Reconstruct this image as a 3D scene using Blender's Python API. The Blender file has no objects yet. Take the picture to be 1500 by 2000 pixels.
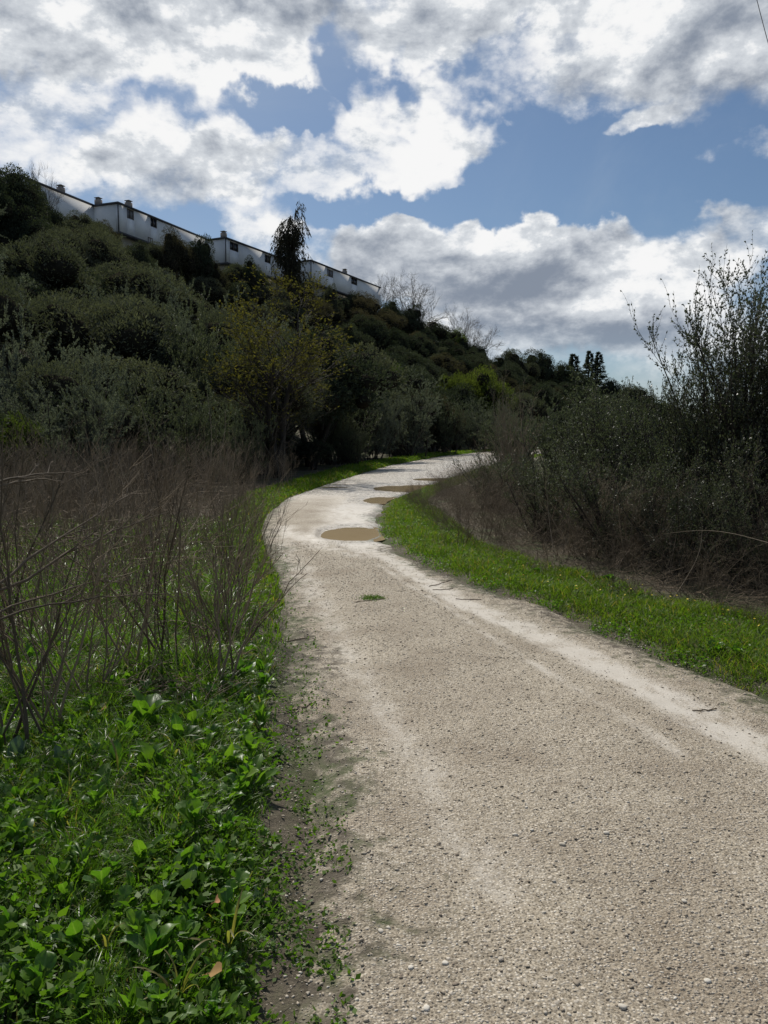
import bpy, math, random
import numpy as np
from mathutils import Vector, Matrix
R = math.radians
S = bpy.context.scene
COL = S.collection

# ---------------------------------------------------------------- camera
F, CX, CY, HZ, CAMH = 1500.0, 750.0, 1000.0, 850.0, 1.55
PITCH = math.atan((CY - HZ) / F)
cam = bpy.data.objects.new('camera', bpy.data.cameras.new('camera')); COL.objects.link(cam)
cam.location = (0, 0, CAMH); cam.rotation_euler = (R(90) - PITCH, 0, 0)
cam.data.sensor_fit = 'HORIZONTAL'; cam.data.sensor_width = 36; cam.data.lens = 36 * F / 1500
cam.data.clip_start = 0.05; cam.data.clip_end = 12000
S.camera = cam

def at(px, py, Y):
    """point on the sight line through a photo pixel, Y metres ahead"""
    a, b = (px - CX) / F, (CY - py) / F
    c, s = math.cos(PITCH), math.sin(PITCH)
    dy, dz = c + b * s, -s + b * c
    k = Y / dy
    return np.array([a * k, Y, CAMH + dz * k])
def gnd(px, py, z=0.0):
    a, b = (px - CX) / F, (CY - py) / F
    c, s = math.cos(PITCH), math.sin(PITCH)
    dy, dz = c + b * s, -s + b * c
    k = (z - CAMH) / dz
    return np.array([a * k, dy * k, z])
def direc(px, py):
    v = at(px, py, 1.0) - np.array([0, 0, CAMH]); return v / np.linalg.norm(v)

# ---------------------------------------------------------------- sun, sky, exposure
SUN_AZ, SUN_EL = -20.0, 47.0           # degrees, azimuth from +Y towards +X
SUN_STR, SKY_STR = 4.4, 0.066
sd = bpy.data.lights.new('sun', 'SUN'); sun = bpy.data.objects.new('sun', sd); COL.objects.link(sun)
sd.energy = SUN_STR; sd.angle = R(1.2); sd.color = (1.0, 0.95, 0.87)
sdir = Vector((math.sin(R(SUN_AZ)) * math.cos(R(SUN_EL)), math.cos(R(SUN_AZ)) * math.cos(R(SUN_EL)), math.sin(R(SUN_EL))))
sun.rotation_euler = sdir.to_track_quat('Z', 'Y').to_euler()
S.view_settings.view_transform = 'Standard'; S.view_settings.look = 'None'
S.view_settings.gamma = 1.0; S.view_settings.exposure = 0.0; S.view_settings.use_curve_mapping = False

W = bpy.data.worlds.new('World'); S.world = W; W.use_nodes = True
class NT:
    def __init__(s, t): s.t = t; t.nodes.clear()
    def n(s, typ, ins=None, **kw):
        nd = s.t.nodes.new(typ)
        for k, v in kw.items(): setattr(nd, k, v)
        for k, v in (ins or {}).items():
            sock = nd.inputs[k]
            if isinstance(v, bpy.types.NodeSocket): s.t.links.new(v, sock)
            else: sock.default_value = v
        return nd
    def m(s, op, a, b=0.0, c=0.0, clamp=False):
        nd = s.n('ShaderNodeMath', {0: a, 1: b, 2: c}, operation=op); nd.use_clamp = clamp
        return nd.outputs[0]
    def vm(s, op, a, b=(0, 0, 0)):
        nd = s.n('ShaderNodeVectorMath', {0: a, 1: b}, operation=op); return nd.outputs[0]
    def mix(s, f, a, b, blend='MIX'):
        nd = s.n('ShaderNodeMix', None, data_type='RGBA', blend_type=blend)
        nd.clamp_factor = True
        for i, v in ((0, f), (6, a), (7, b)):
            if isinstance(v, bpy.types.NodeSocket): s.t.links.new(v, nd.inputs[i])
            else: nd.inputs[i].default_value = (*v, 1) if (i > 0 and len(v) == 3) else v
        return nd.outputs[2]
    def ss(s, x, lo, hi, a=0.0, b=1.0):
        nd = s.n('ShaderNodeMapRange', {0: x, 1: lo, 2: hi, 3: a, 4: b}, interpolation_type='SMOOTHSTEP'); return nd.outputs[0]
    def lin(s, x, lo, hi, a=0.0, b=1.0):
        nd = s.n('ShaderNodeMapRange', {0: x, 1: lo, 2: hi, 3: a, 4: b}); return nd.outputs[0]
    def noise(s, vec, scale, detail=4, rough=0.55, dist=0.0, out=0):
        nd = s.n('ShaderNodeTexNoise', {'Vector': vec, 'Scale': scale, 'Detail': detail, 'Roughness': rough, 'Distortion': dist})
        return nd.outputs[out]

def build_world():
    t = NT(W.node_tree)
    D = t.vm('NORMALIZE', t.n('ShaderNodeTexCoord').outputs['Generated'])
    sky = t.n('ShaderNodeTexSky', None, sky_type='NISHITA')
    sky.sun_disc = False; sky.sun_elevation = R(SUN_EL); sky.sun_rotation = R(SUN_AZ)
    sky.air_density = 1.0; sky.dust_density = 0.6; sky.ozone_density = 1.6
    warp = t.noise(D, 3.5, 5, 0.6, out=1)
    wv = t.vm('MULTIPLY', t.vm('SUBTRACT', warp, (0.5, 0.5, 0.5)), (0.26, 0.26, 0.20))
    Dw = t.vm('ADD', D, wv)
    warp2 = t.noise(D, 14, 5, 0.62, out=1)
    wv2 = t.vm('MULTIPLY', t.vm('SUBTRACT', warp2, (0.5, 0.5, 0.5)), (0.07, 0.07, 0.06))
    Dw = t.vm('ADD', Dw, wv2)
    # cloud banks: centre pixel, half sizes in pixels, weight, tilt
    def blob(px, py, rx, ry, w, tilt=0):
        d = direc(px, py); 
        az = math.atan2(d[0], d[1]); el = math.asin(d[2])
        sc = 1 / (1 + ((px - CX) / F) ** 2 + ((py - HZ) / F) ** 2) ** 0.5
        mp = t.n('ShaderNodeMapping', {'Vector': Dw, 'Location': tuple(d),
             'Rotation': (Matrix.Rotation(-az, 3, 'Z') @ Matrix.Rotation(el, 3, 'X') @ Matrix.Rotation(-R(tilt), 3, 'Y')).to_euler(),
             'Scale': (rx / F * sc, 0.6, ry / F * sc)}, vector_type='TEXTURE')
        g = t.n('ShaderNodeTexGradient', {'Vector': mp.outputs[0]}, gradient_type='SPHERICAL').outputs[1]
        g = t.m('SMOOTH_MIN', g, 0.45, 0.25)
        return t.m('MULTIPLY', g, w)
    BL = [(230, 10, 520, 150, 1.4, 0), (500, 120, 190, 130, 1.3, 25), (250, 130, 260, 90, .8, 0), (70, 210, 230, 80, .8, 20), (300, 335, 210, 90, 1.3, 8),
          (880, 235, 140, 70, 1.2, -25), (790, 290, 180, 55, .7, -15), (600, 345, 260, 42, .45, -3), (1180, 40, 620, 125, 1.45, 4), (870, 25, 260, 80, 1.2, 10), (1420, 110, 260, 110, 1.0, 0),
          (1230, 212, 105, 28, .8, 5), (1440, 272, 110, 36, 1.0, 5), (1120, 600, 400, 160, 1.5, 0), (1190, 500, 210, 110, 1.2, 0), (1000, 545, 150, 80, 1.0, 0),
          (780, 530, 230, 85, 1.4, 5), (1480, 460, 150, 120, 1.2, 0), (500, 440, 110, 60, .7, -40), (60, 330, 230, 60, .6, 10), (1330, 680, 260, 60, .5, 0),
          (760, 140, 150, 85, -1.5, 0), (560, 240, 170, 50, -1.5, 0), (1180, 340, 330, 90, -1.5, 0), (1010, 410, 340, 55, -1.3, 0), (640, 415, 220, 36, -.8, 0), (1330, 430, 80, 60, -.6, 0)]
    tot = None
    for b in BL:
        g = blob(*b); tot = g if tot is None else t.m('ADD', tot, g)
    # thicker, greyer cores of the cloud banks
    DK = [(280, -25, 560, 95, 1.15, 0), (1440, 70, 260, 120, .9, 10), (1150, 650, 430, 120, 1.15, 0), (290, 322, 130, 45, .8, 8), (860, 600, 240, 60, .5, 0), (1240, 500, 120, 40, .4, 10), (60, 120, 120, 60, .5, 0), (1150, 50, 360, 90, .40, 0), (150, 110, 160, 50, .3, 10), (430, 140, 300, 120, -.55, 10), (880, 230, 150, 80, -.3, 0)]
    dk = None
    for b in DK:
        g = blob(*b); dk = g if dk is None else t.m('ADD', dk, g)
    sq = t.vm('MULTIPLY', D, (1, 1, 1.7))
    n0 = t.noise(sq, 3.2, 10, 0.60, 0.15)
    off = t.vm('ADD', sq, tuple(0.030 * np.array([sdir.x, sdir.y, sdir.z * 1.7 + .5])))
    n1 = t.noise(off, 3.2, 10, 0.60, 0.15)
    m0 = t.noise(sq, 9, 8, 0.62, 0.1); m1 = t.noise(t.vm('ADD', sq, tuple(0.012 * np.array([sdir.x, sdir.y, sdir.z * 1.7 + .5]))), 9, 8, 0.62, 0.1)
    base = t.m('SUBTRACT', t.m('MULTIPLY', n0, 2.5), 1.38)
    base = t.m('ADD', base, t.m('MULTIPLY', t.m('SUBTRACT', m0, .5), .8))
    fld = t.m('ADD', base, tot)
    hor = t.n('ShaderNodeSeparateXYZ', {0: D}).outputs[2]
    alpha = t.ss(fld, -0.16, 0.40)
    alpha = t.m('MULTIPLY', alpha, t.ss(hor, -0.02, 0.16))
    thick = t.ss(fld, 0.25, 1.2)
    sunp = t.n('ShaderNodeVectorMath', {0: D, 1: tuple(sdir)}, operation='DOT_PRODUCT').outputs['Value']
    glow = t.ss(sunp, 0.70, 0.99)
    lit = t.m('SUBTRACT', 0.80, t.m('MULTIPLY', thick, 0.22))
    lit = t.m('SUBTRACT', lit, t.m('MULTIPLY', dk, 0.62))
    lit = t.m('ADD', lit, t.m('MULTIPLY', t.m('SUBTRACT', n0, n1), 4.2))
    lit = t.m('ADD', lit, t.m('MULTIPLY', t.m('SUBTRACT', m0, m1), 2.2))
    lit = t.m('ADD', lit, t.m('MULTIPLY', glow, 0.22))
    lit = t.m('ADD', lit, t.m('MULTIPLY', t.m('SUBTRACT', t.noise(sq, 5, 5, .6), .5), .9))
    lit = t.ss(lit, -0.10, 1.15)
    cc = t.mix(lit, (0.235, 0.275, 0.345), (0.80, 0.83, 0.86))
    cc = t.mix(t.ss(lit, .75, 1.0, 0, 1.0), cc, (0.93, 0.93, 0.93))
    skyc = t.vm('MULTIPLY', sky.outputs[0], (SKY_STR * .82, SKY_STR * .93, SKY_STR * 1.02))
    veil = t.m('MULTIPLY', t.ss(t.noise(sq, 2.3, 6, 0.65, .6), 0.45, 0.85), 0.30)
    skyc = t.mix(t.m('ADD', veil, t.ss(hor, 0.26, 0.0, 0, 0.30)), skyc, (0.40, 0.48, 0.58))
    out = t.mix(alpha, skyc, cc)
    bg = t.n('ShaderNodeBackground', {'Color': out, 'Strength': 1.0})
    t.n('ShaderNodeOutputWorld', {'Surface': bg.outputs[0]})
build_world()
W.cycles.sampling_method = 'MANUAL'; W.cycles.sample_map_resolution = 512
S.render.engine = 'CYCLES'
S.cycles.max_bounces = 6; S.cycles.diffuse_bounces = 2; S.cycles.glossy_bounces = 2; S.cycles.transmission_bounces = 3; S.cycles.transparent_max_bounces = 4

# ---------------------------------------------------------------- numpy mesh tools
def nrm(v): return v / np.maximum(np.linalg.norm(v, axis=-1, keepdims=True), 1e-9)
class MB:
    def __init__(s): s.v = []; s.f = []; s.n = 0; s.a = []; s.mi = []
    def add(s, v, f, rnd=0.5, mi=0):
        v = np.asarray(v, float).reshape(-1, 3); f = np.asarray(f, int)
        s.v.append(v); s.f.append(f + s.n); s.n += len(v); s.mi.append(np.full(len(f), mi))
        s.a.append(np.broadcast_to(np.asarray(rnd, float), (len(v),)).copy()); return s
    def box(s, c, d, rz=0, rnd=0.5, mi=0):
        q = np.array([[x, y, z] for x in (-1, 1) for y in (-1, 1) for z in (-1, 1)], float) * np.array(d) / 2
        ca, sa = math.cos(rz), math.sin(rz)
        q = np.stack([q[:, 0] * ca - q[:, 1] * sa, q[:, 0] * sa + q[:, 1] * ca, q[:, 2]], 1) + np.array(c)
        return s.add(q, [[0, 1, 3, 2], [4, 6, 7, 5], [0, 4, 5, 1], [2, 3, 7, 6], [0, 2, 6, 4], [1, 5, 7, 3]], rnd, mi)
    def mesh(s, name, mats, smooth=False, extra=None):
        me = bpy.data.meshes.new(name)
        v = np.concatenate(s.v); me.vertices.add(len(v)); me.vertices.foreach_set('co', v.ravel().astype(np.float32))
        tot = np.concatenate([np.full(len(f), f.shape[1]) for f in s.f])
        loops = np.concatenate([f.ravel() for f in s.f])
        me.loops.add(len(loops)); me.polygons.add(len(tot))
        me.loops.foreach_set('vertex_index', loops.astype(np.int32))
        me.polygons.foreach_set('loop_start', np.concatenate([[0], np.cumsum(tot)[:-1]]).astype(np.int32))
        me.polygons.foreach_set('loop_total', tot.astype(np.int32))
        me.polygons.foreach_set('material_index', np.concatenate(s.mi).astype(np.int32))
        if smooth: me.polygons.foreach_set('use_smooth', np.ones(len(tot), bool))
        at_ = me.attributes.new('rnd', 'FLOAT', 'POINT'); at_.data.foreach_set('value', np.concatenate(s.a).astype(np.float32))
        for k, arr in (extra or {}).items():
            a = me.attributes.new(k, 'FLOAT', 'POINT'); a.data.foreach_set('value', np.asarray(arr).astype(np.float32))
        me.update(calc_edges=True)
        for m in (mats if isinstance(mats, (list, tuple)) else [mats]): me.materials.append(m)
        return me

def tubes(mb, P, Rd, k=3, rng=None, mi=0):
    """P (N,M,3) paths, Rd (N,M) radii"""
    N, M, _ = P.shape
    if N == 0: return
    T = nrm(np.gradient(P, axis=1)); mt = nrm(T.mean(1))
    ref = np.where(np.abs(mt[:, 2:3]) < 0.8, np.array([[0, 0, 1.]]), np.array([[1., 0, 0]]))[:, None, :]
    U = nrm(np.cross(T, ref)); V = np.cross(T, U)
    a = np.arange(k) * 2 * math.pi / k
    ring = U[:, :, None, :] * np.cos(a)[None, None, :, None] + V[:, :, None, :] * np.sin(a)[None, None, :, None]
    vs = P[:, :, None, :] + ring * Rd[:, :, None, None]
    idx = np.arange(N * M * k).reshape(N, M, k)
    q = np.stack([idx[:, :-1], np.roll(idx, -1, 2)[:, :-1], np.roll(idx, -1, 2)[:, 1:], idx[:, 1:]], -1).reshape(-1, 4)
    r = rng.random(N) if rng is not None else np.full(N, .5)
    mb.add(vs.reshape(-1, 3), q, np.repeat(r, M * k), mi)
def grow(rng, st, d, ln, rad, M=6, wob=.15, trop=(0, 0, 0), taper=.8):
    N = len(st); P = [st]; d = nrm(d); step = (np.asarray(ln) / (M - 1)).reshape(-1, 1) * np.ones((N, 1))
    tr = np.asarray(trop, float)
    for i in range(M - 1):
        d = nrm(d + rng.normal(0, wob, (N, 3)) + tr); P.append(P[-1] + d * step)
    tt = np.linspace(0, 1, M)
    return np.stack(P, 1), np.asarray(rad).reshape(-1, 1) * np.ones((N, 1)) * (1 - taper * tt)[None, :]
def spawn(rng, P, Rd, n, t0=.2, t1=1., ang=(.4, .9)):
    N, M, _ = P.shape; I = np.repeat(np.arange(N), n); t = rng.uniform(t0, t1, len(I)) * (M - 1)
    i = np.minimum(t.astype(int), M - 2); fr = (t - i)[:, None]
    p = P[I, i] * (1 - fr) + P[I, i + 1] * fr; T = nrm(P[I, i + 1] - P[I, i])
    r = Rd[I, i] * (1 - fr[:, 0]) + Rd[I, i + 1] * fr[:, 0]
    a = rng.uniform(ang[0], ang[1], len(I))[:, None]
    u = nrm(np.cross(T, rng.normal(size=(len(I), 3))))
    return p, T * np.cos(a) + u * np.sin(a), r, t / (M - 1)
def leaves(mb, rng, p, d, L, Wd, mi=0, fold=.15, size=.35):
    N = len(p); d = nrm(d); s = nrm(np.cross(d, rng.normal(size=(N, 3)))); n = np.cross(d, s)
    k = (1 + rng.uniform(-size, size, N))[:, None]; L = L * k; Wd = Wd * k
    v = np.stack([p, p + d * L * .45 + s * Wd / 2 + n * Wd * fold, p + d * L, p + d * L * .45 - s * Wd / 2 + n * Wd * fold], 1)
    mb.add(v.reshape(-1, 3), np.arange(4 * N).reshape(N, 4), np.repeat(rng.random(N), 4), mi)
def blades(mb, rng, p, h, w, bend, lean=None, mi=0):
    N = len(p); a = rng.uniform(0, 2 * math.pi, N)
    ld = np.stack([np.cos(a), np.sin(a), np.zeros(N)], 1) if lean is None else lean
    s = np.stack([-ld[:, 1], ld[:, 0], np.zeros(N)], 1)
    a2 = rng.uniform(0, math.pi, N)[:, None]; s = s * np.cos(a2) + ld * np.sin(a2)
    h = h[:, None]; vs = []
    for t, ww in ((0, .8), (.4, 1.), (.75, .65)):
        c = p + np.array([0, 0, 1.]) * h * (t - bend[:, None] * .35 * t * t) + ld * h * bend[:, None] * t * t * .95
        vs += [c - s * w[:, None] * ww / 2, c + s * w[:, None] * ww / 2]
    vs.append(p + np.array([0, 0, 1.]) * h * (1 - bend[:, None] * .45) + ld * h * bend[:, None] * .95)
    v = np.stack(vs, 1).reshape(-1, 3); b = np.arange(N) * 7
    r = np.repeat(rng.random(N), 7)
    q = np.concatenate([np.stack([b, b + 1, b + 3, b + 2], 1), np.stack([b + 2, b + 3, b + 5, b + 4], 1)])
    mb.v.append(v); mb.f.append(q + mb.n); mb.f.append(np.stack([b + 4, b + 5, b + 6], 1) + mb.n)
    mb.mi += [np.full(2 * N, mi), np.full(N, mi)]; mb.a.append(r); mb.n += len(v)
def ico(sub=1):
    t = (1 + 5 ** .5) / 2
    v = [(-1, t, 0), (1, t, 0), (-1, -t, 0), (1, -t, 0), (0, -1, t), (0, 1, t), (0, -1, -t), (0, 1, -t), (t, 0, -1), (t, 0, 1), (-t, 0, -1), (-t, 0, 1)]
    f = [(0, 11, 5), (0, 5, 1), (0, 1, 7), (0, 7, 10), (0, 10, 11), (1, 5, 9), (5, 11, 4), (11, 10, 2), (10, 7, 6), (7, 1, 8), (3, 9, 4), (3, 4, 2), (3, 2, 6), (3, 6, 8), (3, 8, 9), (4, 9, 5), (2, 4, 11), (6, 2, 10), (8, 6, 7), (9, 8, 1)]
    v = [tuple(nrm(np.array(x, float))) for x in v]
    for _ in range(sub):
        mid = {}; nf = []
        def m(a, b):
            k = (min(a, b), max(a, b))
            if k not in mid: mid[k] = len(v); v.append(tuple(nrm(np.array(v[a]) + np.array(v[b]))))
            return mid[k]
        for a, b, c in f:
            x, y, z = m(a, b), m(b, c), m(c, a); nf += [(a, x, z), (b, y, x), (c, z, y), (x, y, z)]
        f = nf
    return np.array(v), np.array(f)
ICO0, ICO1, ICO2 = ico(0), ico(1), ico(2)
def vnoise(x, y, seed=0):
    xi = np.floor(x).astype(int); yi = np.floor(y).astype(int); fx = x - xi; fy = y - yi
    fx = fx * fx * (3 - 2 * fx); fy = fy * fy * (3 - 2 * fy)
    def h(a, b):
        n = (a * 374761393 + b * 668265263 + seed * 1442695041) & 0xffffffff
        n = ((n ^ (n >> 13)) * 1274126177) & 0xffffffff
        return ((n ^ (n >> 16)) & 0xffff) / 65535.0
    return (h(xi, yi) * (1 - fx) + h(xi + 1, yi) * fx) * (1 - fy) + (h(xi, yi + 1) * (1 - fx) + h(xi + 1, yi + 1) * fx) * fy
def fbm(x, y, seed=0, o=4):
    s = 0; a = 1; tt = 0
    for i in range(o): s = s + a * vnoise(x * 2 ** i, y * 2 ** i, seed + i); tt += a; a *= .5
    return s / tt
def sstep(x, a, b):
    t = np.clip((x - a) / (b - a), 0, 1); return t * t * (3 - 2 * t)

# ---------------------------------------------------------------- object tools
def link(o, parent=None):
    COL.objects.link(o)
    if parent is not None: o.parent = parent
    return o
def thing(name, label, cat, loc=(0, 0, 0), rz=0, group=None, scale=None):
    o = bpy.data.objects.new(name, None); o.empty_display_size = .1; link(o)
    o.location = loc; o.rotation_euler = (0, 0, rz)
    if scale is not None: o.scale = scale
    o['label'] = label; o['category'] = cat
    if group: o['group'] = group
    return o
def part(name, me, parent, loc=(0, 0, 0), rot=(0, 0, 0), scale=(1, 1, 1), label=None):
    o = bpy.data.objects.new(name, me); link(o, parent); o.location = loc; o.rotation_euler = rot; o.scale = scale
    if label: o['label'] = label
    return o
def single(name, me, label, cat, group=None, loc=(0, 0, 0), rot=(0, 0, 0), scale=(1, 1, 1)):
    o = bpy.data.objects.new(name, me); link(o); o['label'] = label; o['category'] = cat
    o.location = loc; o.rotation_euler = rot; o.scale = scale
    if group: o['group'] = group
    return o
def setting(name, me, label=None):
    o = bpy.data.objects.new(name, me); link(o); o['kind'] = 'structure'
    if label: o['label'] = label
    return o
def stuff(name, me, label, cat, parent=None):
    o = bpy.data.objects.new(name, me); link(o, parent); o['kind'] = 'stuff'; o['label'] = label
    if parent is None: o['category'] = cat
    return o

LMK = [(120, 385, 'the leftmost white house'), (270, 425, 'the long white house'), (480, 490, 'the third white house'), (568, 450, 'the tall weeping tree'), (680, 545, 'the last white house'),
       (792, 575, 'the round bare tree'), (30, 350, 'the hilltop pines'), (900, 625, 'the pale bare tree'), (1150, 700, 'the small conifers'), (935, 740, 'the bright green rounded tree'), (800, 800, 'the silvery shrub by the bend'),
       (541, 640, 'the yellowish tree top'), (541, 850, 'the yellowish tree trunk'), (60, 680, 'the silvery olive'), (345, 660, 'the tall silvery slope shrub'), (200, 560, 'the two dark olive trees'), (0, 520, 'the left edge of the slope'), (20, 820, 'the fresh green bush'), (1040, 700, 'the far ridge top'), (1240, 770, 'the end of the far ridge'), (1150, 790, 'the right thicket top'), (1350, 790, 'the right sky gap'), (700, 640, 'the slope under the last house'), (450, 560, 'the slope below the houses')]
LMF = [(408, 1890, 'the orange dry leaf'), (410, 1765, 'the small pale dry leaf'), (508, 1560, 'the silvery rosette on soil'), (330, 1330, 'the middle bare shrub'), (35, 1530, 'the pale oval leaves'), (10, 1980, 'the bottom left corner'), (300, 1560, 'the tallest dock'), (0, 1750, 'the left picture edge'), (535, 1860, 'the tiny grey rosette'), (200, 1900, 'the bottom middle weeds'), (440, 1400, 'the pale-footed branch')]
LML = [(405, 850, 'the tall pale stalk'), (280, 830, 'the slanting pale stalk'), (0, 900, 'the left picture edge'), (520, 990, 'the track bend'), (95, 1090, 'the straight pale stalk'), (541, 900, 'the yellowish tree trunk'), (300, 1050, 'the middle of the dry field'), (180, 930, 'the dark entering branch')]
LMR = [(1095, 1095, 'the hooked pale cane'), (1400, 1040, 'the arching pale cane'), (1072, 1040, 'the upright whitish cane'), (820, 980, 'the track bend'), (1500, 1180, 'the right picture edge'), (1200, 1180, 'the fallen cane'), (1350, 1110, 'the leaning pale cane'), (930, 930, 'the vanishing track')]
def where(x, y, z, LM):
    c, s_ = math.cos(PITCH), math.sin(PITCH); dz = z - CAMH; f = y * c - dz * s_; u = y * s_ + dz * c
    px, py = CX + F * x / f, CY - F * u / f
    k = min(range(len(LM)), key=lambda i: (LM[i][0] - px) ** 2 + (LM[i][1] - py) ** 2); dx, dy = px - LM[k][0], py - LM[k][1]; r = math.hypot(dx, dy)
    if r < 28: return 'at ' + LM[k][2], px
    a = math.degrees(math.atan2(-dy, dx)) % 360
    w = ['right of', 'up right of', 'above', 'up left of', 'left of', 'down left of', 'below', 'down right of'][int((a + 22.5) // 45) % 8]
    return ('just ' if r < 75 else '') + w + ' ' + LM[k][2], px
LABQ = []
def want(o, desc, x, y, z, LM):
    w, px = where(x, y, z, LM); LABQ.append((o, desc, w, px)); o['label'] = desc + ' ' + w
def settle():
    d = {}
    for q_ in LABQ: d.setdefault((q_[1], q_[2]), []).append(q_)
    for (desc, w), L in d.items():
        if len(L) == 1 or len(L) > 13: continue
        L.sort(key=lambda q_: q_[3]); names = {2: ['left', 'right'], 3: ['leftmost', 'middle', 'rightmost']}.get(len(L), ['leftmost'] + ['second', 'third', 'fourth', 'fifth', 'sixth', 'seventh', 'eighth', 'ninth', 'tenth', 'eleventh', 'twelfth'][:len(L) - 2] + ['rightmost'])
        for n_, q_ in zip(names, L): q_[0]['label'] = '%s %s %s' % (n_, desc, w)

# ---------------------------------------------------------------- materials
def newmat(name):
    m = bpy.data.materials.new(name); m.use_nodes = True; return m, NT(m.node_tree)
def out(t, sh, disp=None):
    t.n('ShaderNodeOutputMaterial', {'Surface': sh})
def leaf_mat(name, c1, c2, rough=.8, tr=.35, spec=.03, var=.35, trc=None, c3=None, vein=False):
    m, t = newmat(name)
    r = t.n('ShaderNodeAttribute', None, attribute_name='rnd').outputs['Fac']
    col = t.mix(r, c1, c2)
    if c3 is not None: col = t.mix(t.ss(r, .90, .93), col, c3)
    oi = t.n('ShaderNodeObjectInfo').outputs['Random']
    gp = t.n('ShaderNodeNewGeometry').outputs['Position']
    big = t.noise(gp, .35, 3, .6)
    k = t.m('ADD', t.m('MULTIPLY', oi, var), t.m('MULTIPLY', big, var * 1.6)); k = t.m('ADD', k, 1 - var * 1.3)
    col = t.n('ShaderNodeHueSaturation', {'Hue': t.m('ADD', t.m('MULTIPLY', oi, -.035), .515), 'Saturation': 1.0, 'Value': k, 'Color': col}).outputs[0]
    if vein:
        ac = t.n('ShaderNodeAttribute', None, attribute_name='across').outputs['Fac']; al = t.n('ShaderNodeAttribute', None, attribute_name='along').outputs['Fac']
        wv_ = t.m('ABSOLUTE', t.m('SUBTRACT', t.m('FRACT', t.m('ADD', t.m('MULTIPLY', al, 7.0), t.m('MULTIPLY', ac, -1.6))), .5))
        vn = t.m('MAXIMUM', t.ss(ac, .16, .03), t.m('MULTIPLY', t.ss(wv_, .10, .0), .55))
        col = t.mix(t.m('MULTIPLY', vn, .55), col, (.19, .27, .09))
        sp_ = t.noise(t.n('ShaderNodeTexCoord').outputs['Object'], 60, 4, .7); col = t.mix(t.ss(sp_, .60, .75, 0, .6), col, (.16, .15, .05))
    p = t.n('ShaderNodeBsdfPrincipled', {'Base Color': col, 'Roughness': rough, 'Specular IOR Level': spec})
    tcol = t.mix(1.0, col, trc or (1.5, 1.6, .7), 'MULTIPLY')
    tl = t.n('ShaderNodeBsdfTranslucent', {'Color': tcol})
    mx = t.n('ShaderNodeMixShader', {0: tr, 1: p.outputs[0], 2: tl.outputs[0]})
    out(t, mx.outputs[0]); return m
def bark_mat(name, c1, c2, rough=.85):
    m, t = newmat(name)
    r = t.n('ShaderNodeAttribute', None, attribute_name='rnd').outputs['Fac']
    gp = t.n('ShaderNodeTexCoord').outputs['Object']
    f = t.m('ADD', t.m('MULTIPLY', r, .6), t.m('MULTIPLY', t.noise(t.vm('MULTIPLY', gp, (30, 30, 6)), 1, 4, .6), .5))
    p = t.n('ShaderNodeBsdfPrincipled', {'Base Color': t.mix(f, c1, c2), 'Roughness': rough, 'Specular IOR Level': .25}); out(t, p.outputs[0]); return m
def plain_mat(name, c1, c2, sc=3, rough=.7, spec=.4, bump=0):
    m, t = newmat(name); gp = t.n('ShaderNodeTexCoord').outputs['Object']
    n = t.ss(t.noise(gp, sc, 6, .6), .3, .7)
    ins = {'Base Color': t.mix(n, c1, c2), 'Roughness': rough, 'Specular IOR Level': spec}
    if bump: ins['Normal'] = t.n('ShaderNodeBump', {'Height': t.noise(gp, sc * 12, 5, .6), 'Strength': bump, 'Distance': .02}).outputs[0]
    out(t, t.n('ShaderNodeBsdfPrincipled', ins).outputs[0]); return m

M_olive = leaf_mat('olive_foliage', (.070, .077, .054), (.115, .122, .090), tr=.25, trc=(1.2, 1.3, .7))
M_holm = leaf_mat('evergreen_foliage', (.038, .048, .033), (.064, .076, .052), tr=.22, trc=(1.2, 1.3, .7))
M_dull = leaf_mat('brownish_foliage', (.060, .058, .038), (.095, .088, .055), tr=.25, trc=(1.2, 1.2, .7))
M_silver = leaf_mat('silvery_foliage', (.105, .122, .096), (.180, .196, .160), tr=.3, trc=(1.2, 1.3, .8))
M_lime = leaf_mat('fresh_green_foliage', (.062, .092, .024), (.098, .128, .036), tr=.35, trc=(1.3, 1.4, .6))
M_willow = leaf_mat('yellow_green_leaves', (.080, .085, .025), (.140, .125, .040), tr=.35, trc=(1.4, 1.4, .6))
M_euca = leaf_mat('russet_dark_foliage', (.045, .050, .032), (.085, .070, .045), tr=.2, trc=(1.2, 1.2, .7))
M_tree = leaf_mat('small_dark_leaves', (.050, .062, .040), (.092, .106, .070), rough=.45, tr=.25, spec=.35, trc=(1.2, 1.3, .7))
M_rshrub = leaf_mat('dusky_shrub_leaves', (.075, .090, .060), (.130, .148, .100), rough=.5, tr=.3, spec=.2, trc=(1.2, 1.3, .7))
M_grass = leaf_mat('grass_blades', (.058, .125, .014), (.120, .205, .030), rough=.36, tr=.48, spec=.45, var=.3, trc=(1.5, 1.8, .5), c3=(.22, .19, .08))
M_grass2 = leaf_mat('verge_grass_blades', (.055, .118, .014), (.118, .190, .028), rough=.55, tr=.45, spec=.2, var=.3, trc=(1.5, 1.7, .5), c3=(.24, .20, .08))
M_cover = leaf_mat('creeping_leaves', (.060, .125, .016), (.125, .205, .028), rough=.5, tr=.42, spec=.3, var=.35, trc=(1.5, 1.8, .5))
M_weed = leaf_mat('weed_leaves', (.060, .145, .018), (.120, .225, .028), rough=.42, tr=.42, spec=.45, var=.5, trc=(1.5, 1.8, .5), vein=True)
M_weed2 = leaf_mat('greyish_weed_leaves', (.085, .135, .075), (.120, .180, .105), rough=.45, tr=.25, spec=.4, var=.3, trc=(1.3, 1.5, .7), vein=True)
M_bark = bark_mat('grey_bark', (.045, .038, .030), (.105, .090, .072))
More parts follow.
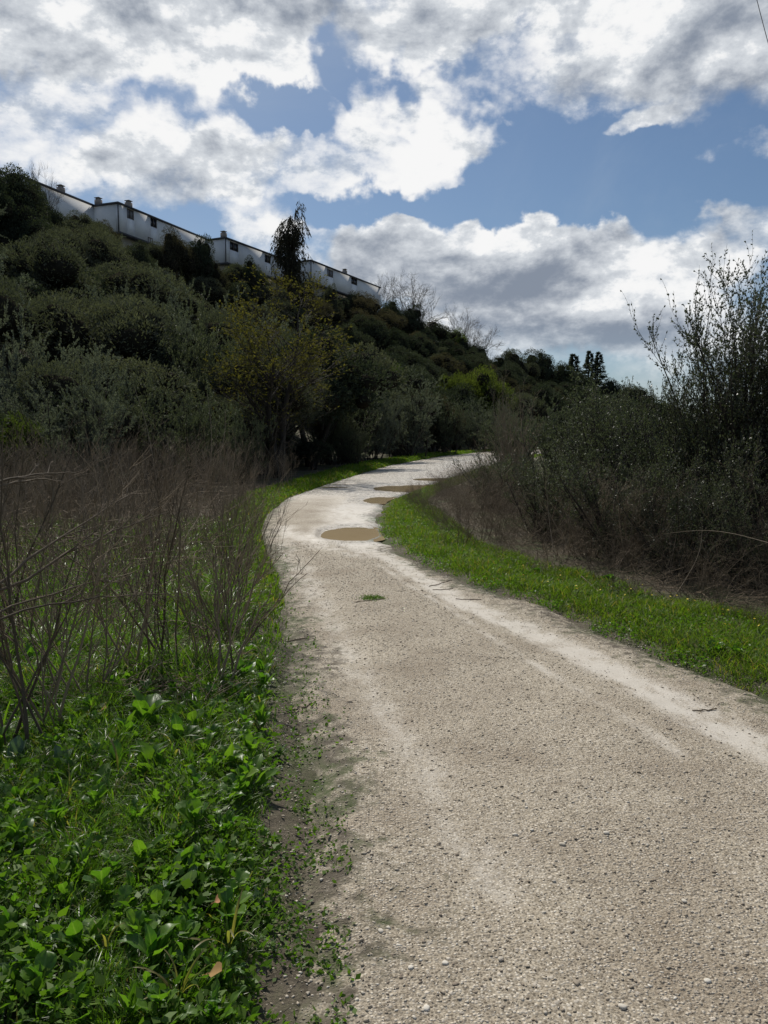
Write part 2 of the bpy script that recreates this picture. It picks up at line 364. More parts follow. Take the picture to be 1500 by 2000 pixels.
M_dark = bark_mat('dark_bark', (.026, .022, .018), (.060, .050, .040))
M_inner = plain_mat('crown_core_shade', (.016, .015, .011), (.030, .027, .020), 4, .95, .0)  # near-black colour of solid clump cores, painting the shade inside the crowns
M_dead = bark_mat('dead_stems', (.125, .095, .064), (.310, .245, .170))
M_dead2 = bark_mat('dark_dead_twigs', (.062, .048, .033), (.190, .148, .102))
M_dead3 = bark_mat('pale_dry_stems', (.16, .125, .09), (.30, .25, .18))

# ---------------------------------------------------------------- plan of the place
def poly(pts): return np.array([gnd(*p)[:2] for p in pts])
LE = poly([(584, 2000), (604, 1800), (600, 1650), (588, 1500), (578, 1400), (562, 1300), (552, 1200), (540, 1130), (516, 1080), (506, 1040), (518, 1005), (560, 972), (625, 950), (700, 926), (760, 909), (860, 891)])
RE = poly([(1500, 1362), (1300, 1292), (1150, 1222), (1000, 1165), (870, 1120), (785, 1080), (748, 1045), (738, 1010), (758, 980), (830, 952), (905, 926)])
BE = poly([(1500, 1240), (1300, 1196), (1130, 1146), (1000, 1106), (900, 1072), (850, 1020), (805, 985), (850, 958)])
lx = lambda y: np.interp(y, np.r_[-8, LE[:, 1], 72, 95, 140], np.r_[.25, LE[:, 0], 9.5, 21, 48])
rx = lambda y: np.interp(y, np.r_[-8, 2, RE[:, 1], 45, 58, 72, 95, 140], np.r_[2.9, 2.75, RE[:, 0], 7.0, 11.0, 15.5, 27, 55])
bx = lambda y: np.interp(y, np.r_[-5, 2, BE[:, 1], 45, 58, 72, 95, 140], np.r_[4.8, 4.2, BE[:, 0], 7.6, 11.8, 16.3, 28, 57])
FOOT = np.array([(-16, -30, 0), (-12, 5, 0), (-10, 18, 0), (-7.5, 30, 0), (-4, 46, 0), (1.5, 66, 0), (12, 88, 0), (34, 125, 0), (66, 170, 0), (110, 215, 0), (190, 260, 0)], float)
RIDGE = np.array([(-80, -20, 25), (-60, 25, 24.5), (-45, 52, 24), (-36, 74, 21.5), (-30.5, 86, 20.8), (-22, 101, 20.8), (-12.5, 115, 20.6), (-2, 134, 20), (12, 165, 18), (27, 205, 16), (50, 240, 13.5), (85, 280, 9.5), (130, 320, 5), (220, 380, 1)], float)
def pl_dist(x, y, PL):
    best = np.full(x.shape, 1e9); sgn = np.zeros(x.shape); h = np.zeros(x.shape)
    for a, b in zip(PL[:-1], PL[1:]):
        dx, dy = b[0] - a[0], b[1] - a[1]; L2 = dx * dx + dy * dy
        t = np.clip(((x - a[0]) * dx + (y - a[1]) * dy) / L2, 0, 1)
        d = np.hypot(x - a[0] - t * dx, y - a[1] - t * dy); s = np.sign(dx * (y - a[1]) - dy * (x - a[0]))
        m = d < best; best = np.where(m, d, best); sgn = np.where(m, s, sgn); h = np.where(m, a[2] + t * (b[2] - a[2]), h)
    return best, sgn, h
def terr(x, y):
    x = np.asarray(x, float); y = np.asarray(y, float); sh = x.shape; x = x.reshape(-1); y = y.reshape(-1)
    df, sf, _ = pl_dist(x, y, FOOT); dr, sr, hr = pl_dist(x, y, RIDGE)
    t = np.where(sf > 0, np.where(sr > 0, 1., df / (df + dr + 1e-6)), 0.)
    z = hr * (t ** 1.15) * (1 - .12 * np.sin(t * math.pi))
    z = z + np.where(t > 0, (fbm(x / 9, y / 9, 7) - .5) * 1.6 * np.minimum(1, t * 5) * (t < 1), 0)
    off = np.maximum(lx(y) - x, x - rx(y))
    z = z + sstep(off, 0, .5) * (.03 + (fbm(x * 1.3, y * 1.3, 3) - .35) * .10 * (1 - np.minimum(1, np.hypot(x, y) / 60)))
    far = np.hypot(x, y - 100); z = z * (1 - sstep(far, 600, 1500))
    return z.reshape(sh)
def tz(x, y): return float(terr(np.array([x]), np.array([y]))[0])

# ground sheet
def spaced(a, b, fine0, fine1, s0, gr=1.12):
    c = list(np.arange(fine0, fine1 + 1e-6, s0)); s = s0; v = c[-1]
    while v < b: s *= gr; v += s; c.append(min(v, b))
    s = s0; v = c[0]; lo = []
    while v > a: s *= gr; v -= s; lo.append(max(v, a))
    return np.array(lo[::-1] + c)
gx = spaced(-5000, 5000, -6, 6, .16, 1.07); gy = spaced(-3000, 9000, .5, 24, .16, 1.045)
X, Y = np.meshgrid(gx, gy); Z = terr(X, Y)
Z = np.where((X > lx(Y)) & (X < rx(Y)) & (Y < 139), Z - .03, Z)
nx, ny = len(gx), len(gy); idx = np.arange(nx * ny).reshape(ny, nx)
q = np.stack([idx[:-1, :-1], idx[:-1, 1:], idx[1:, 1:], idx[1:, :-1]], -1).reshape(-1, 4)
def soilcol(t, gp):
    n1 = t.noise(gp, 1.1, 6, .65); n2 = t.noise(gp, 9, 6, .7)
    c = t.mix(t.ss(n2, .3, .7), (.070, .058, .041), (.160, .134, .098))
    c = t.mix(t.ss(t.m('ADD', n1, t.m('MULTIPLY', n2, .5)), .66, .90), c, (.055, .075, .022))
    vo = t.n('ShaderNodeTexVoronoi', {'Vector': gp, 'Scale': 60.0})
    return t.mix(t.ss(vo.outputs['Distance'], .32, .12, 0, .35), c, (.28, .24, .18))
m, t = newmat('damp_soil')
gp = t.n('ShaderNodeNewGeometry').outputs['Position']
c = soilcol(t, gp)
bp = t.n('ShaderNodeBump', {'Height': t.noise(gp, 35, 6, .7), 'Strength': .8, 'Distance': .03})
out(t, t.n('ShaderNodeBsdfPrincipled', {'Base Color': c, 'Roughness': .9, 'Normal': bp.outputs[0], 'Specular IOR Level': .2}).outputs[0])
M_soil = m
setting('ground', MB().add(np.stack([X, Y, Z], -1).reshape(-1, 3), q).mesh('ground', m, True), 'dark damp soil and hillside under the plants')

# ---------------------------------------------------------------- gravel track
PUD = []   # centre x, y, half width, half depth
for (a, b, y0, y1) in ((632, 752, 1031, 1058), (702, 780, 971, 983.5), (724, 905, 948, 961.5), (800, 905, 934, 939.5), (628, 684, 950.6, 953.4), (648, 690, 945.6, 947.0)):
    p0 = gnd((a + b) / 2, y1); p1 = gnd((a + b) / 2, y0); Yc = (p0[1] + p1[1]) / 2
    PUD.append(((a + b) / 2 / F * Yc - CX / F * Yc, Yc, (b - a) / 2 / F * Yc, (p1[1] - p0[1]) / 2))
def pud_f(x, y):
    f = np.full(x.shape, -9.)
    for i, (cx, cy, hw, hd) in enumerate(PUD):
        d = np.hypot((x - cx) / hw, (y - cy) / hd) + (fbm(x * 2.2, y * 1.5, 40 + i, 4) - .5) * .6
        f = np.maximum(f, 1 - d)
    return f
ys = [-4.0]
while ys[-1] < 138: ys.append(ys[-1] + max(.035, min(1.2, .0045 * max(ys[-1], 1) ** 1.35)))
ys = np.array(ys); nt = 90; tt = np.linspace(-.10, 1.10, nt)
Yr = np.repeat(ys[:, None], nt, 1); Lr = lx(ys)[:, None]; Rr = rx(ys)[:, None]; Xr = Lr + (Rr - Lr) * tt[None, :]
edge = np.minimum(Xr - Lr, Rr - Xr)
en = (fbm(Xr * 2.1, Yr * 1.3, 11) - .5) * .34 + (fbm(Xr * 9, Yr * 6, 12) - .5) * .10
prof = -.035 + .05 * sstep(edge + en, -.12, .22) + .022 * sstep(edge, .2, 1.2)
# wheel tracks of pale compacted fines, as lines on the ground
TR = [(poly([(1560, 1500), (1400, 1425), (1250, 1345), (1130, 1280), (1000, 1222), (900, 1180), (820, 1130), (760, 1090), (690, 1065)]), .17, 1.25),
      (poly([(1330, 1490), (1215, 1405), (1085, 1330), (960, 1255), (880, 1195), (800, 1150), (740, 1105)]), .06, .62),
      (poly([(960, 1760), (905, 1640), (850, 1540), (790, 1450), (730, 1370), (690, 1300), (655, 1230), (620, 1160), (600, 1110)]), .13, .58),
      (poly([(1050, 1720), (985, 1630)]), .07, .35), (poly([(620, 1180), (585, 1130), (560, 1080), (560, 1030)]), .22, .6),
      (poly([(560, 1040), (640, 1075), (750, 1085)]), .25, .8), (poly([(735, 1080), (700, 1020), (690, 1000), (725, 975), (700, 962)]), .55, 1.2),
      (poly([(700, 965), (760, 945), (800, 925), (880, 905), (930, 888)]), 1.3, 1.1), (poly([(700, 945), (780, 912), (880, 895)]), .9, .8)]
trk = np.zeros(Xr.shape)
for PL, wd, st in TR:
    P3 = np.c_[PL, np.zeros(len(PL))]; d, _, _ = pl_dist(Xr.reshape(-1), Yr.reshape(-1), P3); d = d.reshape(Xr.shape)
    trk = np.maximum(trk, st * np.exp(-(d / wd) ** 2))
Zr = prof - .018 * np.minimum(trk, 1) + (fbm(Xr * 1.7, Yr * 1.7, 21) - .5) * .02 + (fbm(Xr * 14, Yr * 14, 22, 3) - .5) * .006 + .006
pf = pud_f(Xr, Yr); WL = .004
Zr = np.where(edge > .02, Zr * (1 - sstep(pf, -.35, 0)) + sstep(pf, -.35, 0) * WL, Zr)
Zr = Zr - .05 * sstep(pf, 0, .5)
Zr += np.where(Yr > 60, .0, 0)
wet = np.clip(sstep(Yr, 9.5, 14) * .55 * (trk > .0) * np.minimum(trk * 1.5, 1) + sstep(Yr, 14, 24) * .9 + sstep(pf, -1.0, -.1) * .8, 0, 1)
iy, ix = Xr.shape; idx = np.arange(iy * ix).reshape(iy, ix)
q = np.stack([idx[:-1, :-1], idx[:-1, 1:], idx[1:, 1:], idx[1:, :-1]], -1).reshape(-1, 4)
m, t = newmat('track_gravel')
gp = t.n('ShaderNodeNewGeometry').outputs['Position']
A = lambda nme: t.n('ShaderNodeAttribute', None, attribute_name=nme).outputs['Fac']
n1 = t.noise(gp, 1.6, 6, .6); n2 = t.noise(gp, 11, 6, .65); n3 = t.noise(gp, 70, 4, .7)
v1 = t.n('ShaderNodeTexVoronoi', {'Vector': gp, 'Scale': 95.0}); v2 = t.n('ShaderNodeTexVoronoi', {'Vector': gp, 'Scale': 42.0})
c = t.mix(t.ss(n2, .3, .72), (.272, .230, .166), (.412, .360, .272))
sr = t.n('ShaderNodeSeparateColor', {0: v1.outputs['Color']}).outputs[0]
v3 = t.n('ShaderNodeTexVoronoi', {'Vector': gp, 'Scale': 210.0}); sr3 = t.n('ShaderNodeSeparateColor', {0: v3.outputs['Color']}).outputs[0]
c = t.mix(.75, c, t.mix(sr3, (.115, .092, .062), (.60, .525, .405)))
c = t.mix(t.ss(t.noise(gp, .55, 4, .6), .35, .7, 0, .30), c, (.25, .205, .145))
c = t.mix(t.m('MULTIPLY', t.ss(v1.outputs['Distance'], .60, .25), .85), c, t.mix(t.ss(sr, .1, .9), (.10, .082, .058), (.66, .60, .50)))
sr2 = t.n('ShaderNodeSeparateColor', {0: v2.outputs['Color']})
c = t.mix(t.m('MULTIPLY', t.ss(v2.outputs['Distance'], .36, .22), t.ss(sr2.outputs[1], .80, .84)), c, t.mix(sr2.outputs[0], (.17, .145, .11), (.60, .54, .45)))
c = t.mix(t.ss(n1, .42, .75, 0, .35), c, (.275, .205, .140))
tk = t.m('MULTIPLY', A('track'), t.m('ADD', t.ss(t.noise(t.vm('MULTIPLY', gp, (1.6, .8, 1)), 3.2, 7, .7), .25, .68), .12))
tk = t.ss(t.m('SUBTRACT', tk, t.m('MULTIPLY', t.m('SUBTRACT', n3, .5), 1.1)), .08, .95)
c = t.mix(t.m('MULTIPLY', tk, .85), c, t.mix(n2, (.46, .42, .355), (.62, .585, .52)))
ed = t.ss(t.m('ADD', A('edge'), t.m('MULTIPLY', t.m('SUBTRACT', t.m('ADD', t.m('MULTIPLY', n2, .6), t.m('MULTIPLY', n1, .4)), .5), 2.3)), .34, -.02)
c = t.mix(ed, c, soilcol(t, gp))
wt = A('wet'); wt = t.m('MULTIPLY', wt, t.ss(n2, .30, .62, .45, 1))
ro = t.lin(wt, 0, 1, .88, .20)
grit = t.m('MULTIPLY', t.m('SUBTRACT', 1, t.m('MULTIPLY', tk, .75)), t.lin(n1, .35, .68, .35, 1.0))
hgt = t.m('ADD', t.m('MULTIPLY', t.ss(v1.outputs['Distance'], .6, 0), t.m('ADD', .25, sr)), t.m('ADD', t.m('ADD', n3, t.m('MULTIPLY', t.noise(gp, 160, 3, .7), .8)), t.m('MULTIPLY', t.ss(v2.outputs['Distance'], .45, .1), t.ss(sr2.outputs[1], .6, .7))))
bp = t.n('ShaderNodeBump', {'Height': hgt, 'Strength': grit, 'Distance': .0075})
out(t, t.n('ShaderNodeBsdfPrincipled', {'Base Color': c, 'Roughness': ro, 'Normal': bp.outputs[0], 'Specular IOR Level': t.lin(wt, 0, 1, .3, .7)}).outputs[0])
setting('gravel_track', MB().add(np.stack([Xr, Yr, Zr], -1).reshape(-1, 3), q).mesh('gravel_track', m, True,
        {'track': trk.ravel(), 'wet': wet.ravel(), 'edge': (edge + en).ravel()}), 'pale gravel track with whitish wheel marks winding away')
ti = lambda x, y: np.interp(y, ys, np.arange(len(ys)))
def zroad(x, y):
    i = np.clip(np.round(ti(x, y)).astype(int), 0, iy - 1); tq = (x - lx(y)) / (rx(y) - lx(y))
    j = np.clip(np.round((tq + .10) / 1.2 * (nt - 1)).astype(int), 0, nt - 1); return Zr[i, j]
def zany(x, y):
    on = (x > lx(y)) & (x < rx(y)); return np.where(on, np.maximum(zroad(x, y), terr(x, y) - .03), terr(x, y))

# puddles
m, t = newmat('muddy_water')
gp = t.n('ShaderNodeNewGeometry').outputs['Position']
bp = t.n('ShaderNodeBump', {'Height': t.noise(gp, 6, 3), 'Strength': .03, 'Distance': .02})
out(t, t.n('ShaderNodeBsdfPrincipled', {'Base Color': t.mix(t.noise(gp, 1.5, 3), (.36, .275, .16), (.42, .33, .20)), 'Roughness': .05, 'IOR': 1.33, 'Specular IOR Level': .45, 'Normal': bp.outputs[0]}).outputs[0])
M_mud = m
PL_LAB = ['largest and nearest muddy brown puddle beside the grass bend', 'small oval brown puddle just beyond the nearest one', 'long brown puddle reaching behind the twiggy bushes on the bend',
          'far thin puddle beyond the bushes on the wet track', 'narrow dark puddle strip at the left side of the track', 'thinnest dark sliver of water at the left track edge']
for (cx, cy, hw, hd), lb in zip(PUD, PL_LAB):
    k = 56; a = np.arange(k) * 2 * math.pi / k
    pts = np.c_[cx + np.cos(a) * hw * 1.25, cy + np.sin(a) * hd * 1.25]
    pts[:, 0] = np.clip(pts[:, 0], lx(pts[:, 1]) + .03, rx(pts[:, 1]) - .02)
    top = np.c_[pts, np.full(k, WL - .0015)]
    mb = MB().add(np.r_[top, [[cx, cy, WL - .0015]]], np.stack([np.arange(k), (np.arange(k) + 1) % k, np.full(k, k)], 1))
    o = single('puddle', mb.mesh('puddle', M_mud), lb, 'puddle')

# ---------------------------------------------------------------- houses on the ridge
M_white = plain_mat('white_render', (.74, .74, .74), (.84, .84, .83), .6, .8, .2)
M_roof = plain_mat('dark_roof_edge', (.05, .05, .055), (.09, .09, .10), 2, .6)
M_cream = plain_mat('cream_render', (.42, .37, .28), (.52, .46, .36), 1, .8)
M_frame = plain_mat('window_frame_brown', (.09, .07, .06), (.14, .11, .09), 3, .5)
M_shut = plain_mat('grey_shutter', (.13, .13, .14), (.19, .19, .20), 5, .6)
M_chim = plain_mat('chimney_render', (.24, .20, .17), (.36, .31, .27), 3, .85)
m, t = newmat('window_glass'); out(t, t.n('ShaderNodeBsdfPrincipled', {'Base Color': (.03, .035, .045, 1), 'Roughness': .08}).outputs[0]); M_glass = m
RZ = 27.0
def onroof(px, py, z=RZ): return gnd(px, py, z)
def ray_plane(px, py, a, b):
    d = direc(px, py); o = np.array([0, 0, CAMH]); n = np.array([b[1] - a[1], -(b[0] - a[0]), 0.]); k = np.dot(a - o, n) / np.dot(d, n); return o + d * k
HOUSES = [
 dict(near=(40, 346), far=(186, 405), ret=9., wins=[], chim=[(132, 376)], z=27, label='leftmost white house on the ridge, half hidden by dark pines'),
 dict(near=(230, 398), far=(405, 470), ret=9., wins=[(248, 411, 262, 426, 1), (294, 428, 307, 442, 0), (289, 466, 298, 481, 0)], chim=[(190, 400), (270, 404)], z=27, label='long white house with two upper windows above the olive slope'),
 dict(near=(440, 466), far=(578, 517), ret=9., wins=[(449, 477, 466, 487, 0), (517, 501, 529, 511, 0)], chim=[(441, 462)], z=27, label='white house left of the tall weeping tree on the ridge'),
 dict(near=(607, 510), far=(742, 563), ret=9., wins=[(639, 529, 651, 539, 1), (686, 545, 698, 554, 0)], chim=[(678, 534)], z=27, label='white house right of the tall weeping tree, its roof sloping away')]
for h in HOUSES:
    a = onroof(*h['near'], h['z']); b = onroof(*h['far'], h['z']); d = nrm((b - a)); n = np.array([-d[1], d[0], 0.])   # n points away from path
    if n[0] > 0: n = -n
    L = np.linalg.norm(b - a); rz = math.atan2(d[1], d[0]); base = a.copy(); base[2] = 19.0
    rt = thing('white_house', h['label'], 'house', tuple(base), rz)
    loc = lambda p: (float(np.dot(p - base, d)), float(np.dot(p - base, n)), float(p[2] - base[2]))
    sg = 1.0 if np.cross(d, n)[2] > 0 else -1.0     # local y towards the back
    H = h['z'] - 19.0; fl = H - 3.0
    # the front wall is built with real window openings in the upper storey
    ops = []
    for (x0, y0, x1, y1, sh) in h['wins']:
        p0 = ray_plane(x0, (y0 + y1) / 2 - 1, a, b); p1 = ray_plane(x1, (y0 + y1) / 2 + 1, a, b)
        pt = ray_plane((x0 + x1) / 2, y0, a, b); pb = ray_plane((x0 + x1) / 2, y1, a, b)
        u0, u1 = loc(p0)[0], loc(p1)[0]; z0, z1 = loc(pb)[2], loc(pt)[2]
        zm, hh = (z0 + z1) / 2, max(.55, (z1 - z0) / 2 * .92); ops.append((u0, u1, zm - hh, zm + hh, sh))
    mb = MB(); T = .3
    up = sorted([o for o in ops if o[2] > fl], key=lambda o: o[0]); u = 0.
    for (u0, u1, z0, z1, sh) in up:
        mb.box(((u + u0) / 2, sg * T / 2, (fl + H) / 2), (u0 - u, T, H - fl))
        mb.box(((u0 + u1) / 2, sg * T / 2, (fl + z0) / 2), (u1 - u0, T, z0 - fl)); mb.box(((u0 + u1) / 2, sg * T / 2, (z1 + H) / 2), (u1 - u0, T, H - z1)); u = u1
    mb.box(((u + L) / 2, sg * T / 2, (fl + H) / 2), (L - u, T, H - fl))
    mb.box((T / 2, sg * (T + (h['ret'] - T) / 2), (fl + H) / 2), (T, h['ret'] - T, H - fl)); mb.box((L - T / 2, sg * (T + (h['ret'] - T) / 2), (fl + H) / 2), (T, h['ret'] - T, H - fl))
    mb.box((L / 2, sg * (h['ret'] - T / 2), (fl + H) / 2), (L - 2 * T - .01, T, H - fl - .01))
    part('wall', mb.mesh('wall', M_white), rt)
    mb = MB().box((L / 2 + .05, sg * (h['ret'] / 2 + .25), fl / 2 - .02), (L - .5, h['ret'] - .4, fl - .04)); part('ground_floor', mb.mesh('ground_floor', M_cream), rt)
    mb = MB().box((L / 2, sg * (h['ret'] / 2 - .12), fl - .12 + .002), (L + .3, h['ret'] + .4, .22)); part('floor_shade_band', mb.mesh('floor_shade_band', M_roof), rt)  # dark strip stands in for the shadow under the overhanging upper storey
    rf = part('roof', MB().box((L / 2, sg * h['ret'] / 2, H + .10), (L + .36, h['ret'] + .36, .20)).mesh('roof', M_roof), rt)
    for (cxp, cyp) in h['chim']:
        p = gnd(cxp, cyp + 4, h['z'] + .1); l = loc(p); l = (min(max(l[0], 0.6), L - .6), l[1], 0)
        l1 = sg * min(max(abs(l[1]), .7), h['ret'] - .8)
        cb = MB().box((l[0], l1, H + .2 + .36), (.6, .6, .7)).box((l[0], l1, H + .2 + .80), (.4, .4, .12)).box((l[0], l1, H + .2 + .90), (.66, .64, .06))
        part('chimney', cb.mesh('chimney', M_chim), rf)
    part('corner_pipe', MB().box((-.05, sg * -.06, (fl + H) / 2), (.1, .1, H - fl)).mesh('corner_pipe', M_roof), rt)
    for (u0, u1, z0, z1, sh) in ops:
        ww, wh = u1 - u0, z1 - z0; zc = (z0 + z1) / 2; uc = (u0 + u1) / 2
        yo = sg * (.10 if z0 > fl else .0); f = .09; w = MB()
        w.box((uc, yo, z0 + f / 2), (ww, .08, f)).box((uc, yo, z1 - f / 2), (ww, .08, f)).box((u0 + f / 2, yo, zc), (f, .08, wh - 2 * f)).box((u1 - f / 2, yo, zc), (f, .08, wh - 2 * f)).box((uc, yo, zc), (f, .08, wh - 2 * f))
        wo = part('window', w.mesh('window', M_frame), rt)
        for s_ in (-1, 1):
            part('pane', MB().box((uc + s_ * (ww / 4), yo + sg * .02, zc), (ww / 2 - 1.5 * f, .02, wh - 2 * f)).mesh('pane', M_shut if sh else M_glass), wo)

# ---------------------------------------------------------------- tree kinds
def lobes(rng, n, rx_, rz_, cz, rr=(.30, .5)):
    """clump centres and radii filling a rounded crown"""
    u = nrm(rng.normal(size=(n, 3))); u[:, 2] = np.abs(u[:, 2]) * 1.25 - .35; k = rng.uniform(.40, 1.12, n)[:, None]
    c = u * k * np.array([rx_, rx_, rz_]) * .72 + np.array([0, 0, cz])
    return c, rng.uniform(*rr, n) * rx_
def crown_mesh(name, mat, seed, n, rx_, rz_, cz, L, Wd, nl=22, up=.35, core=.72, rr=(.30, .5), shaggy=.14):
    rng = np.random.default_rng(seed); c, r = lobes(rng, nl, rx_, rz_, cz, rr); mb = MB()
    for ci, ri in zip(c, r):
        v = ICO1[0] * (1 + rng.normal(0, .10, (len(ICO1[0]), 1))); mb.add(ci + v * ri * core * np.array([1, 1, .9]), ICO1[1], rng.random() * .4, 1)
    pr = r ** 2 / (r ** 2).sum(); i = rng.choice(nl, n, p=pr); u = nrm(rng.normal(size=(n, 3)) + [0, 0, .25])
    bump = 1 + .16 * np.sin(u[:, 0] * 7 + i) * np.sin(u[:, 1] * 7 + i * 2) * np.sin(u[:, 2] * 6 + i)
    p = c[i] + u * (r[i] * bump * (1 - np.abs(rng.normal(0, shaggy, n)) + .06))[:, None]
    d = nrm(u * .6 + rng.normal(0, .55, (n, 3)) + [0, 0, up])
    leaves(mb, rng, p, d, L, Wd)
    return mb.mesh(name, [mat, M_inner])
def trunk_mesh(name, seed, h, r, mat, stems=3, spread=.35, lvl2=5):
    rng = np.random.default_rng(seed); mb = MB(); st = np.zeros((stems, 3)) + rng.normal(0, r * .7, (stems, 3)) * [1, 1, 0]
    d = np.c_[rng.normal(0, spread, (stems, 2)), np.ones(stems)]
    P, Rd = grow(rng, st, d, h * rng.uniform(.8, 1.1, stems), r, 7, .12, (0, 0, .1), .75); tubes(mb, P, Rd, 6, rng)
    p, dd, rr_, _ = spawn(rng, P, Rd, lvl2, .4, .95, (.4, .9)); P2, R2 = grow(rng, p, dd, h * .45, rr_ * .6, 5, .15, (0, 0, .1), .8); tubes(mb, P2, R2, 4, rng)
    return mb.mesh(name, mat, True)
KIND = {}
def kind(nm, crowns, trunks, nomh, nomr): KIND[nm] = (crowns, trunks, nomh, nomr)
T_a = [trunk_mesh('trunk', 5 + i, 2.6, .13, M_dark) for i in range(2)]
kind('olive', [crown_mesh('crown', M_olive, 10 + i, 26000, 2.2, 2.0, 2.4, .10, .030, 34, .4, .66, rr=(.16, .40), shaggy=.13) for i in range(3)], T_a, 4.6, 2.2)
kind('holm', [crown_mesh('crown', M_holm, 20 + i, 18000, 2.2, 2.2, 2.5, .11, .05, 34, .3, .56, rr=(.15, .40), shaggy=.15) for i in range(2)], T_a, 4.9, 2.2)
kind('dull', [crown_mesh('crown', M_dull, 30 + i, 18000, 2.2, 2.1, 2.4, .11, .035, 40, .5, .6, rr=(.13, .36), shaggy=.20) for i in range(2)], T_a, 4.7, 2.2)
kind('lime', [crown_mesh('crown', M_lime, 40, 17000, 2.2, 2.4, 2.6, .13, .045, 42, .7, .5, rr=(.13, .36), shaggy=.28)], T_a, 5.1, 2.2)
def wispy(seed, mat, n_st=26, h=3.6, n_leaf=62000, L=.062, Wd=.020, spread=.66, core=True, tw=.8):
    """many stemmed shrub with feathery upright sprays"""
    rng = np.random.default_rng(seed); wood = MB(); cr = MB()
    st = rng.normal(0, .3, (n_st, 3)) * [1, 1, 0]; a = rng.uniform(0, 2 * math.pi, n_st); sp = np.sqrt(rng.random(n_st)) * spread * 1.6
    P, Rd = grow(rng, st, np.c_[np.cos(a) * sp, np.sin(a) * sp, np.ones(n_st)], h * rng.uniform(.75, 1.15, n_st) , .035, 8, .07, (0, 0, .05), .8); tubes(wood, P, Rd, 4, rng)
    p, d, r, _ = spawn(rng, P, Rd, 9, .15, 1., (.3, .8)); P2, R2 = grow(rng, p, d, h * .28 * rng.uniform(.5, 1.3, len(p)), r * .6, 5, .16, (0, 0, .02), .8); tubes(wood, P2, R2, 3, rng)
    p, d, r, _ = spawn(rng, P2, R2, 5, .2, 1., (.5, 1.2)); P3, R3 = grow(rng, p, d, h * .12 * tw * rng.uniform(.6, 1.3, len(p)), .006, 4, .12, (0, 0, .12), .6); tubes(wood, P3, R3, 3, rng)
    lp, ld, _, _ = spawn(rng, P3, R3, max(1, n_leaf // len(P3)), .05, 1., (.4, 1.3)); leaves(cr, rng, lp, ld + [0, 0, .1], L, Wd)
    if core:
        for k in range(0):
            c = np.array([*rng.normal(0, h * .16, 2), h * rng.uniform(.2, .62)]); v = ICO1[0] * (1 + rng.normal(0, .12, (len(ICO1[0]), 1))); cr.add(c + v * h * .15, ICO1[1], .2)
    return wood, cr
ww = [wispy(50 + i, M_silver) for i in range(2)]
kind('silver', [c.mesh('crown', M_silver) for w, c in ww], [w.mesh('stems', M_dark) for w, c in ww], 4.2, 2.5)
kind('grey', [c.mesh('crown', M_rshrub) for w, c in ww], [w.mesh('stems', M_dark) for w, c in ww], 4.2, 2.5)

CNT = {}
rngT = np.random.default_rng(99)
def tree(kd, x, y, h, w=None, label='', cat='tree', name='tree', group=None, tw=('trunk', 'crown'), dz=-.15, rot=None):
    cr, tr, nh, nr = KIND[kd]; i = CNT.get(kd, 0); CNT[kd] = i + 1
    sz = h / nh; sx = sz if w is None else (w / 2) / nr
    o = thing(name, label, cat, (x, y, tz(x, y) + dz), rngT.uniform(0, 6.28) if rot is None else rot, group, (sx, sx, sz))
    if tr: part(tw[0], tr[i % len(tr)], o)
    part(tw[1], cr[i % len(cr)], o); return o
def ptree(kd, px, D, top, wpx, label, **k):
    p = at(px, top, D); g = tz(p[0], D); h = max(1.2, p[2] - g + .15); return tree(kd, float(p[0]), D, h, wpx / F * D, label, **k)

# one-off kinds ---------------------------------------------------
def weeping(seed=3):
    rng = np.random.default_rng(seed); H = 9.5; wood = MB(); cr = MB()
    P, Rd = grow(rng, np.array([[0, 0, 0], [.12, .1, 0.], [-.12, 0, 0]]), np.array([[0, 0, 1.], [.055, 0, 1], [-.05, .05, 1]]), np.array([H, H * .86, H * .82]), .22, 10, .012, (0, 0, .03), .9); tubes(wood, P, Rd, 6, rng)
    p, d, r, tt_ = spawn(rng, P, Rd, 46, .35, 1., (.5, 1.1)); d = nrm(d + [0, 0, .3])
    P2, R2 = grow(rng, p, d, (.45 + 1.5 * np.sin(np.clip(1.25 - tt_, 0, 1) * math.pi * .62)) * rng.uniform(.5, 1.15, len(p)), .035, 6, .08, (0, 0, -.13), .8); tubes(wood, P2, R2, 3, rng)
    p, d, r, _ = spawn(rng, P2, R2, 11, .2, 1., (.3, 1.0)); P3, R3 = grow(rng, p, d * [.8, .8, .5] + [0, 0, -.5], rng.uniform(.4, 1.3, len(p)), .012, 5, .08, (0, 0, -.45), .6); tubes(wood, P3, R3, 3, rng)
    lp, ld, _, _ = spawn(rng, P3, R3, 8, 0, 1., (.2, .8)); leaves(cr, rng, lp, ld + [0, 0, -.4], .20, .07)
    return wood.mesh('trunk', M_dark), cr.mesh('crown', M_euca)
a, b = weeping(); kind('weeping', [b], [a], 9.3, 1.75)
def bare(seed, H=7.5, spread=.9, mat=None, lv=4, n=(7, 6, 6, 5)):
    rng = np.random.default_rng(seed); mb = MB()
    P, Rd = grow(rng, np.zeros((1, 3)), np.array([[.05, 0, 1.]]), np.array([H * .38]), .15, 6, .06, (0, 0, .05), .45); tubes(mb, P, Rd, 6, rng)
    L = H * .55
    for k in range(lv):
        p, d, r, _ = spawn(rng, P, Rd, n[k], .45 if k == 0 else .25, 1., (.25, spread)); P, Rd = grow(rng, p, d, L * rng.uniform(.6, 1.15, len(p)), np.maximum(r * .62, .012), 6, .10, (0, 0, .06), .7); tubes(mb, P, Rd, 3, rng); L *= .56
    return mb.mesh('branches', M_bark if mat is None else mat)
